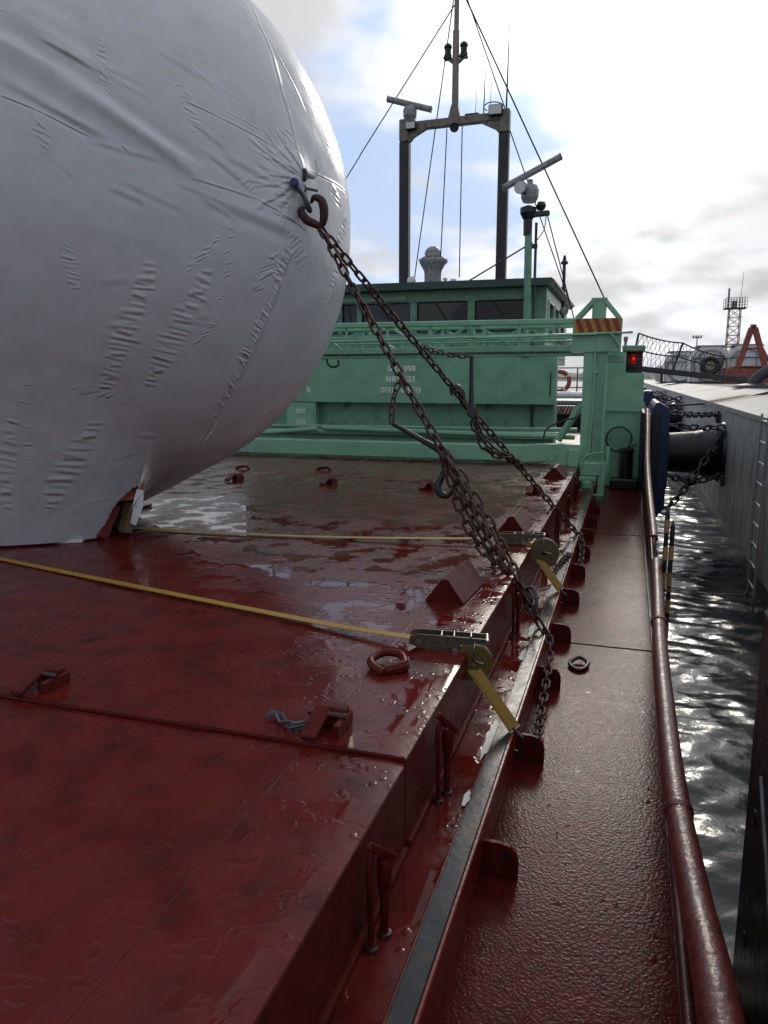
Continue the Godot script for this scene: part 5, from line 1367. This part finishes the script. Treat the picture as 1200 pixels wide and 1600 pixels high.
func build_quay() -> void:
	var q := Node3D.new()
	q.name = "quay"
	add_child(q)
	tag(q, "grey concrete quay with a pale sloping edge", "", "", "structure")
	var z := 5.0
	while z > -240.0:
		var ln := 9.0 if z > -60 else 30.0
		part(q, "wall_panel", box2(Vector3(1.95, -3.0, z - ln + 0.03), Vector3(2.5, 1.08, z), 0.012), M.quay)
		part(q, "tide_band", box2(Vector3(1.945, -3.0, z - ln + 0.02), Vector3(2.2, -1.22, z), 0.003), M.weed)
		part(q, "coping_block", prismm([Vector2(1.93, 1.085), Vector2(3.6, 1.345), Vector2(3.6, 1.0), Vector2(1.93, 1.0)], ln - 0.04, Transform3D(Basis(), Vector3(0, 0, z - ln / 2 + 0.01))), M.coping)
		z -= ln
	part(q, "quay_apron", box2(Vector3(3.55, -2.0, -600.0), Vector3(400.0, 1.34, 30.0)), M.asphalt)
	part(q, "painted_stripe", prismm([Vector2(1.94, 1.0875), Vector2(3.55, 1.3425), Vector2(3.55, 1.346), Vector2(1.94, 1.091)], 1.3, Transform3D(Basis(), Vector3(0, 0, -20.6))), M.ochre)
	for zz in [-33.0, -42.0]:
		part(q, "painted_stripe", prismm([Vector2(1.94, 1.0875), Vector2(3.55, 1.3425), Vector2(3.55, 1.346), Vector2(1.94, 1.091)], 0.8, Transform3D(Basis(), Vector3(0, 0, zz))), M.black)
	# ladder down the wall
	var l := thing("quay_ladder", Vector3(1.9, -1.5, -12.4), "pale steel ladder fixed to the quay wall", "ladder")
	for dz in [-11.75, -12.35]:
		part(l, "stringer", barm(Vector3(1.86, -1.8, dz), Vector3(1.86, 1.15, dz), 0.03, 0.06, 0.006, Vector3.BACK), M.grey)
	for k in 10:
		part(l, "rung", tubem([Vector3(1.86, -1.65 + k * 0.3, -11.75), Vector3(1.86, -1.65 + k * 0.3, -12.35)], 0.016, 7), M.grey)
	# fender: blue panel, rubber cone and its chains
	var f := thing("quay_fender", Vector3(0.9, -1.2, -17.0), "navy blue fender panel with black rubber barrel and heavy chains, mounted on the quay", "fender", "fenders along the quay")
	part(f, "panel", prismm([Vector2(0.42, 1.02), Vector2(0.50, 1.19), Vector2(0.56, 1.2), Vector2(0.76, 1.08), Vector2(0.76, -0.85), Vector2(0.62, -1.05), Vector2(0.44, -1.05)], 3.0, Transform3D(Basis(), Vector3(0, 0, -17.2))), M.navy)
	part(f, "edge_plate", box2(Vector3(0.45, -0.9, -15.7), Vector3(0.60, 1.0, -15.68), 0.006), M.pad)
	part(f, "face_pad", box2(Vector3(0.385, -0.9, -18.6), Vector3(0.418, 0.98, -15.72), 0.008), M.dirtywhite)
	part(f, "barrel", lathem([Vector2(0.44, 0.0), Vector2(0.42, 0.1), Vector2(0.46, 0.6), Vector2(0.56, 1.02), Vector2(0.66, 1.13), Vector2(0.68, 1.2), Vector2(0.0, 1.2)], yaxis(Vector3(1, 0, 0), Vector3(0.76, 0.08, -17.6)), 28), M.rubber)
	part(f, "panel_flange", box2(Vector3(0.765, -0.5, -18.5), Vector3(0.79, 0.6, -15.85), 0.006), M.navy)
	var fm := link_mesh(0.17, 0.045)
	for c in [[Vector3(0.78, 0.98, -16.4), Vector3(1.90, 0.88, -18.6)], [Vector3(0.78, 0.75, -16.2), Vector3(1.90, 0.66, -17.2)], [Vector3(0.78, -0.22, -16.0), Vector3(1.30, -0.40, -16.6)], [Vector3(1.30, -0.40, -16.6), Vector3(1.92, -0.30, -17.0)], [Vector3(0.74, -0.98, -15.9), Vector3(1.28, -0.42, -16.6)], [Vector3(1.30, -0.35, -16.6), Vector3(1.92, 0.60, -17.3)]]:
		links(f, sag(c[0], c[1], 0.03), 0.17, fm, M.fenderchain, 0.4, "chain_link")
	for p in [Vector3(1.92, 0.62, -17.2), Vector3(1.92, -0.3, -17.0), Vector3(1.92, 0.9, -18.6)]:
		part(f, "chain_bracket", barm(p, p + Vector3(0.02, -0.22, 0.0), 0.3, 0.14, 0.02), M.fenderchain)
	part(f, "chain_knot", lathem([Vector2(0, -0.1), Vector2(0.1, -0.08), Vector2(0.13, 0), Vector2(0.1, 0.08), Vector2(0, 0.1)], yaxis(Vector3(1, 0.2, 0.3), Vector3(1.30, -0.38, -16.6)), 10), M.fenderchain)
	for zz in [-32.0, -46.0]:
		var o := thing("quay_fender", Vector3(0.9, -1.2, zz), ["navy blue fender with chains, second along the quay behind the nearest blue one", "small dark fender furthest along the quay"][0 if zz > -40 else 1], "fender", "fenders along the quay")
		part(o, "panel", box2(Vector3(0.5, -1.0, zz - 1.5), Vector3(0.86, 1.2, zz + 1.5), 0.05), M.navy)
		part(o, "barrel", lathem([Vector2(0.6, 0), Vector2(0.58, 0.6), Vector2(0.72, 1.1), Vector2(0, 1.1)], yaxis(Vector3(1, 0, 0), Vector3(0.86, 0.1, zz)), 20), M.rubber)
		for c in [[Vector3(0.88, 1.0, zz + 0.8), Vector3(1.9, 0.9, zz)], [Vector3(0.88, 0.7, zz + 1.2), Vector3(1.9, 0.8, zz + 1.0)], [Vector3(0.88, 0.9, zz + 1.4), Vector3(1.9, 0.5, zz + 1.2)]]:
			links(o, sag(c[0], c[1], 0.05), 0.2, link_mesh(0.2, 0.06), M.fenderchain, 0.2, "chain_link")
	var nf := thing("quay_fender", Vector3(0.8, -1.3, -2.0), "dark fender panel at the right edge of the picture, nearest of the fenders", "fender", "fenders along the quay")
	part(nf, "panel", box2(Vector3(0.615, -1.5, -3.42), Vector3(0.92, 0.80, -0.4), 0.03), M.navy)
	part(nf, "face_pad", box2(Vector3(0.575, -1.4, -3.36), Vector3(0.613, 0.72, -0.5), 0.012), M.darkred)
	part(nf, "top_pipe", tubem([Vector3(0.66, 0.82, -3.40), Vector3(0.66, 0.82, -0.5)], 0.035, 10), M.navy)
	part(nf, "edge_bar", barm(Vector3(0.572, 0.1, -3.1), Vector3(0.572, -0.7, -2.2), 0.012, 0.03, 0.004), M.grey)
	for y in [0.45, -0.1, -0.65]:
		for zq in [-3.15, -2.2, -1.2]:
			part(nf, "bolt", lathem([Vector2(0.02, 0.004), Vector2(0.03, 0.004), Vector2(0.03, 0.0)], yaxis(Vector3(-1, 0, 0), Vector3(0.574, y, zq)), 10), M.black)
	# barred poles hanging outside the rail
	for k in 2:
		var p := thing("striped_pole", Vector3(0.30 + 0.035 * k, 0.3, -5.6), ["black and yellow barred pole hanging outside the rail, the taller of two", "black and yellow barred pole hanging outside the rail, the shorter of two"][k], "pole", "barred poles outside the rail")
		var x := 0.295 + 0.04 * k
		var zq := -5.55 - 0.02 * k
		var y := -0.75
		var i := 0
		while y < (0.62 if k == 0 else 0.50):
			part(p, "band", tubem([Vector3(x, y, zq), Vector3(x, y + 0.095, zq)], 0.016 if i % 2 else 0.018, 10), M.black if i % 2 else M.brass)
			y += 0.096
			i += 1
		part(p, "tip", lathem([Vector2(0.018, 0), Vector2(0.014, 0.05), Vector2(0, 0.10)], Transform3D(Basis(), Vector3(x, y, zq)), 10), M.black)
		part(p, "bracket", barm(Vector3(0.245, 0.30 - 0.12 * k, zq), Vector3(x + 0.02, 0.30 - 0.12 * k, zq), 0.03, 0.03, 0.004), M.brass)

	# gangway with its safety net
	var g := thing("gangway", Vector3(1.6, 1.5, -22.0), "dark gangway with draped safety net sloping down from the ship to the quay", "gangway")
	for dz in [0.0, -0.8]:
		part(g, "side_beam", barm(Vector3(-0.3, 1.98, -22.0 + dz), Vector3(2.9, 1.61, -22.0 + dz), 0.08, 0.14, 0.01), M.net)
	part(g, "tread", barm(Vector3(-0.3, 1.95, -22.4), Vector3(2.9, 1.58, -22.4), 0.74, 0.03), M.net)
	var tops := [Vector3(0.15, 2.85, -22.0), Vector3(1.27, 2.58, -22.0), Vector3(2.3, 2.22, -22.0)]
	var feet := [Vector3(0.0, 1.95, -22.0), Vector3(1.05, 1.82, -22.0), Vector3(2.2, 1.68, -22.0)]
	for i in 3:
		part(g, "stanchion", tubem([feet[i], tops[i]], 0.028, 7), M.net)
	for hq in [0.0, 0.45]:
		for i in 2:
			part(g, "hand_rope", tubem(sag(tops[i].lerp(feet[i], hq), tops[i + 1].lerp(feet[i + 1], hq), 0.05, Vector3.ZERO, 8), 0.02, 6), M.net)
	var net := ns()
	var nn := noise(1.0, 2, FastNoiseLite.TYPE_SIMPLEX_SMOOTH, 5)
	for s in 2:
		for a in 11:
			for k in 2:
				var pts := []
				for j in 8:
					var u := (a + (j / 7.0) * (2.0 if k else -2.0)) / 10.0
					u = clampf(u, 0.0, 1.0)
					var v := j / 7.0
					var p: Vector3 = (tops[s] as Vector3).lerp(tops[s + 1], u).lerp((feet[s] as Vector3).lerp(feet[s + 1], u), v)
					pts.append(p + Vector3(nn.get_noise_2d(u * 9, v * 9 + s) * 0.05, -0.05 * 4 * u * (1 - u) * (1 - v), nn.get_noise_2d(u * 7, v * 5) * 0.06))
				tube(net, pts, 0.0065, 4, false)
	var np := part(g, "safety_net", fin(net), M.net)
	np.set_meta("kind", "stuff")
	# mooring line
	solo("mooring_line", tubem(sag(Vector3(1.0, 0.9, -24.0), Vector3(3.4, 1.42, -20.0), 0.12), 0.03, 7), M.black, "black mooring line slung across the pale quay edge", "rope")
	# black hose elbow on the apron
	var ps := thing("hose_elbow", Vector3(4.2, 1.34, -28.0), "black mooring bollard with a bent arm on the quay edge", "quay bollard")
	part(ps, "foot", lathem([Vector2(0.8, 0), Vector2(0.7, 0.1), Vector2(0.4, 0.16), Vector2(0, 0.16)], Transform3D(Basis(), Vector3(4.0, 1.34, -28.0)), 18), M.black)
	part(ps, "arm", tubem(smooth([Vector3(3.75, 1.4, -28.0), Vector3(4.0, 1.68, -28.0), Vector3(4.35, 1.92, -28.0), Vector3(4.9, 1.95, -28.0), Vector3(5.8, 1.88, -28.0)], 5), 0.18, 12), M.net)

func quay_unit(at: Vector3, label: String, s: float, tyred := false) -> void:
	var o := thing("machine_unit", at, label, "machine", "white machine units on the quay")
	var f := Transform3D(Basis.from_scale(Vector3(s, s, s)), at)
	var prof := [Vector2(-1.15, 0.1), Vector2(1.15, 0.1), Vector2(1.2, 1.6), Vector2(1.0, 2.1), Vector2(0.6, 2.35), Vector2(-0.6, 2.35), Vector2(-1.0, 2.1), Vector2(-1.2, 1.6)]
	var body := ns()
	prism(body, prof, 3.0, f.translated_local(Vector3(0, 0, -1.6)))
	part(o, "body", fin(body), M.white)
	part(o, "roof_plate", prismm([Vector2(-1.0, 2.36), Vector2(1.0, 2.36), Vector2(0.9, 2.48), Vector2(-0.9, 2.48)], 2.9, f.translated_local(Vector3(0, 0, -1.6))), M.grey)
	var t := f * yaxis(Vector3(0, 0, 1), Vector3(0, 1.15, -0.1))
	part(o, "port_ring", lathem([Vector2(1.05, 0.0), Vector2(1.06, 0.08), Vector2(0.98, 0.12), Vector2(0.95, 0.02)], t, 32), M.grey)
	if tyred:
		part(o, "tyre", lathem([Vector2(0.32, 0.05), Vector2(0.36, 0.2), Vector2(0.5, 0.26), Vector2(0.6, 0.2), Vector2(0.62, 0.04)], t, 28), M.rubber)
		part(o, "hub", lathem([Vector2(0.0, 0.16), Vector2(0.3, 0.12), Vector2(0.34, 0.04)], t, 20), M.hub)
	for x in [-1.16, -0.6, 0.6]:
		part(o, "frame_bar", barm(f * Vector3(x, 0.1, 0.0), f * Vector3(x, 2.1, 0.0), 0.07 * s, 0.07 * s, 0.01, Vector3.BACK), M.grey)
	part(o, "frame_bar", barm(f * Vector3(-1.2, 1.62, 0.02), f * Vector3(1.2, 1.62, 0.02), 0.06 * s, 0.06 * s, 0.01), M.navy)
	part(o, "skid", barm(f * Vector3(-1.3, 0.05, -0.1), f * Vector3(1.3, 0.05, -0.1), 0.2 * s, 0.1 * s, 0.01), M.black)

func build_harbour() -> void:
	quay_unit(Vector3(4.95, 1.34, -55.0), "white machine unit with black round port on the quay, left of the red frame", 1.0, true)
	quay_unit(Vector3(7.75, 1.34, -60.0), "white rounded machine unit partly hidden behind the red A frame", 1.1)
	quay_unit(Vector3(3.55, 1.34, -62.0), "leftmost white machine unit, half hidden by the gangway net", 0.95)
	var a := thing("red_frame", Vector3(7.4, 1.34, -53.0), "rusty red steel A frame of a machine standing on the quay", "steel frame")
	var R: Material = M.redsteel
	var z := -53.0
	for q in [[6.35, 2.3, 6.98, 4.75], [7.95, 2.3, 7.16, 4.75]]:
		part(a, "leg", barm(Vector3(q[0], q[1], z), Vector3(q[2], q[3], z), 0.35, 0.26, 0.03, Vector3.BACK), R)
	part(a, "head", prismm([Vector2(6.88, 4.55), Vector2(7.26, 4.55), Vector2(7.22, 4.95), Vector2(6.92, 4.95)], 0.35, Transform3D(Basis(), Vector3(0, 0, z))), R)
	part(a, "head_pin", lathem([Vector2(0, 0), Vector2(0.09, 0), Vector2(0.09, 0.03)], yaxis(Vector3(0, 0, 1), Vector3(7.07, 4.78, z + 0.18)), 14), M.black)
	part(a, "cross_beam", barm(Vector3(6.75, 3.5, z), Vector3(7.4, 3.5, z), 0.25, 0.14, 0.02), R)
	part(a, "body", box2(Vector3(5.7, 1.36, z - 2.4), Vector3(9.6, 2.35, z + 0.1), 0.06), R)
	part(a, "deck_plate", box2(Vector3(6.2, 2.352, z - 2.4), Vector3(8.6, 2.45, z + 0.16), 0.03), M.redlattice)
	part(a, "brace", barm(Vector3(7.07, 4.6, z - 0.1), Vector3(8.6, 2.5, z - 2.2), 0.14, 0.14, 0.01), R)
	# lattice tower
	var t := thing("lattice_tower", Vector3(15.7, 1.34, -140.0), "red lattice tower with railed platform on top, far along the quay", "lattice tower")
	var zt := -140.0
	var cx := 15.7
	var hw2 := 0.95
	for sx in [-1.0, 1.0]:
		for sz in [-1.0, 1.0]:
			part(t, "tower_leg", barm(Vector3(cx + sx * hw2, 1.3, zt + sz * hw2), Vector3(cx + sx * hw2 * 0.9, 13.0, zt + sz * hw2 * 0.9), 0.14, 0.14, 0.0, Vector3.BACK), M.redlattice)
	for k in 8:
		var y := 1.6 + k * 1.42
		for sz in [-1.0, 1.0]:
			part(t, "tower_brace", barm(Vector3(cx - hw2, y, zt + sz * hw2), Vector3(cx + hw2, y + 1.42, zt + sz * hw2), 0.08, 0.08, 0.0, Vector3.BACK), M.redlattice)
			part(t, "tower_brace", barm(Vector3(cx + hw2, y, zt + sz * hw2), Vector3(cx - hw2, y + 1.42, zt + sz * hw2), 0.08, 0.08, 0.0, Vector3.BACK), M.redlattice)
			part(t, "tower_tie", barm(Vector3(cx - hw2, y, zt + sz * hw2), Vector3(cx + hw2, y, zt + sz * hw2), 0.08, 0.08, 0.0), M.redlattice)
	part(t, "platform", box2(Vector3(cx - 1.65, 12.9, zt - 1.4), Vector3(cx + 1.65, 13.05, zt + 1.4)), M.net)
	for y in [13.5, 14.0, 14.6]:
		for sz in [-1.4, 1.4]:
			part(t, "platform_rail", barm(Vector3(cx - 1.65, y, zt + sz), Vector3(cx + 1.65, y, zt + sz), 0.07, 0.07), M.net)
	for i in 9:
		for sz in [-1.4, 1.4]:
			part(t, "platform_post", barm(Vector3(cx - 1.65 + i * 0.4125, 13.0, zt + sz), Vector3(cx - 1.65 + i * 0.4125, 14.6, zt + sz), 0.07, 0.07, 0.0, Vector3.BACK), M.net)
	part(t, "lamp_pole", barm(Vector3(cx - 1.05, 13.0, zt), Vector3(cx - 1.05, 16.2, zt), 0.3, 0.3, 0.02, Vector3.BACK), M.grey)
	part(t, "aerial", barm(Vector3(cx + 0.7, 13.0, zt), Vector3(cx + 0.9, 18.6, zt), 0.06, 0.06, 0.0, Vector3.BACK), M.net)
	part(t, "equipment_box", box2(Vector3(cx - 0.5, 13.06, zt - 0.4), Vector3(cx + 0.3, 14.2, zt + 0.3), 0.05), M.grey)
	var l := thing("light_mast", Vector3(22.0, 1.34, -300.0), "thin floodlight mast far off above the white machines", "light mast")
	part(l, "mast_pole", tubem([Vector3(22.0, 1.3, -300.0), Vector3(22.0, 16.3, -300.0)], [0.3, 0.18], 8), M.grey)
	part(l, "lamp_bar", barm(Vector3(20.6, 16.0, -300.0), Vector3(23.4, 16.0, -300.0), 0.3, 0.25), M.grey)
	for x in [-1.3, -0.4, 0.4, 1.3]:
		part(l, "flood_lamp", box2(Vector3(22 + x - 0.3, 16.1, -300.3), Vector3(22 + x + 0.3, 16.9, -299.7), 0.05), M.grey)
	# dark clutter beyond the gangway
	var s := thing("stacked_gear", Vector3(2.2, 1.34, -75.0), "long dark shed and gear stacked on the far quay under the hills", "shed")
	part(s, "wall", box2(Vector3(2.6, 1.34, -90.0), Vector3(10.0, 2.4, -75.0), 0.05), M.mast)
	part(s, "roof", box2(Vector3(2.5, 2.41, -90.2), Vector3(10.1, 2.6, -74.8), 0.03), M.grey)

func _ready() -> void:
	rng.seed = 4711
	var cam := Camera3D.new()
	cam.name = "camera"
	cam.position = Vector3(0, 1.65, 0)
	cam.rotation_order = EULER_ORDER_YXZ
	cam.rotation_degrees = Vector3(-9.92, 17.67, 0)
	cam.fov = 67.8
	cam.near = 0.05
	cam.far = 6000.0
	add_child(cam)
	cam.current = true

	var we := WorldEnvironment.new()
	we.name = "environment"
	var e := Environment.new()
	e.background_mode = Environment.BG_SKY
	var sky := Sky.new()
	var sm := PanoramaSkyMaterial.new()
	sm.panorama = make_sky()
	sky.sky_material = sm
	e.sky = sky
	e.tonemap_mode = Environment.TONE_MAPPER_LINEAR
	e.tonemap_exposure = 1.08
	e.sdfgi_enabled = true
	e.ssao_enabled = true
	e.ssil_enabled = true
	e.fog_enabled = true
	e.fog_density = 0.00005
	e.fog_light_color = Color(0.86, 0.89, 0.93)
	we.environment = e
	add_child(we)

	var sun := DirectionalLight3D.new()
	sun.name = "sun"
	sun.light_energy = 0.16
	sun.light_color = Color(1.0, 0.96, 0.9)
	sun.light_angular_distance = 12.0
	sun.shadow_enabled = true
	add_child(sun)
	sun.look_at_from_position(Vector3.ZERO, -Vector3(-0.035, 0.40, -0.915), Vector3.UP)

	materials()
	build_water()
	build_deck()
	build_hatches()
	build_house()
	build_mast()
	build_gantry()
	build_aft()
	build_quay()
	build_harbour()
	build_cargo()
	build_lashings()
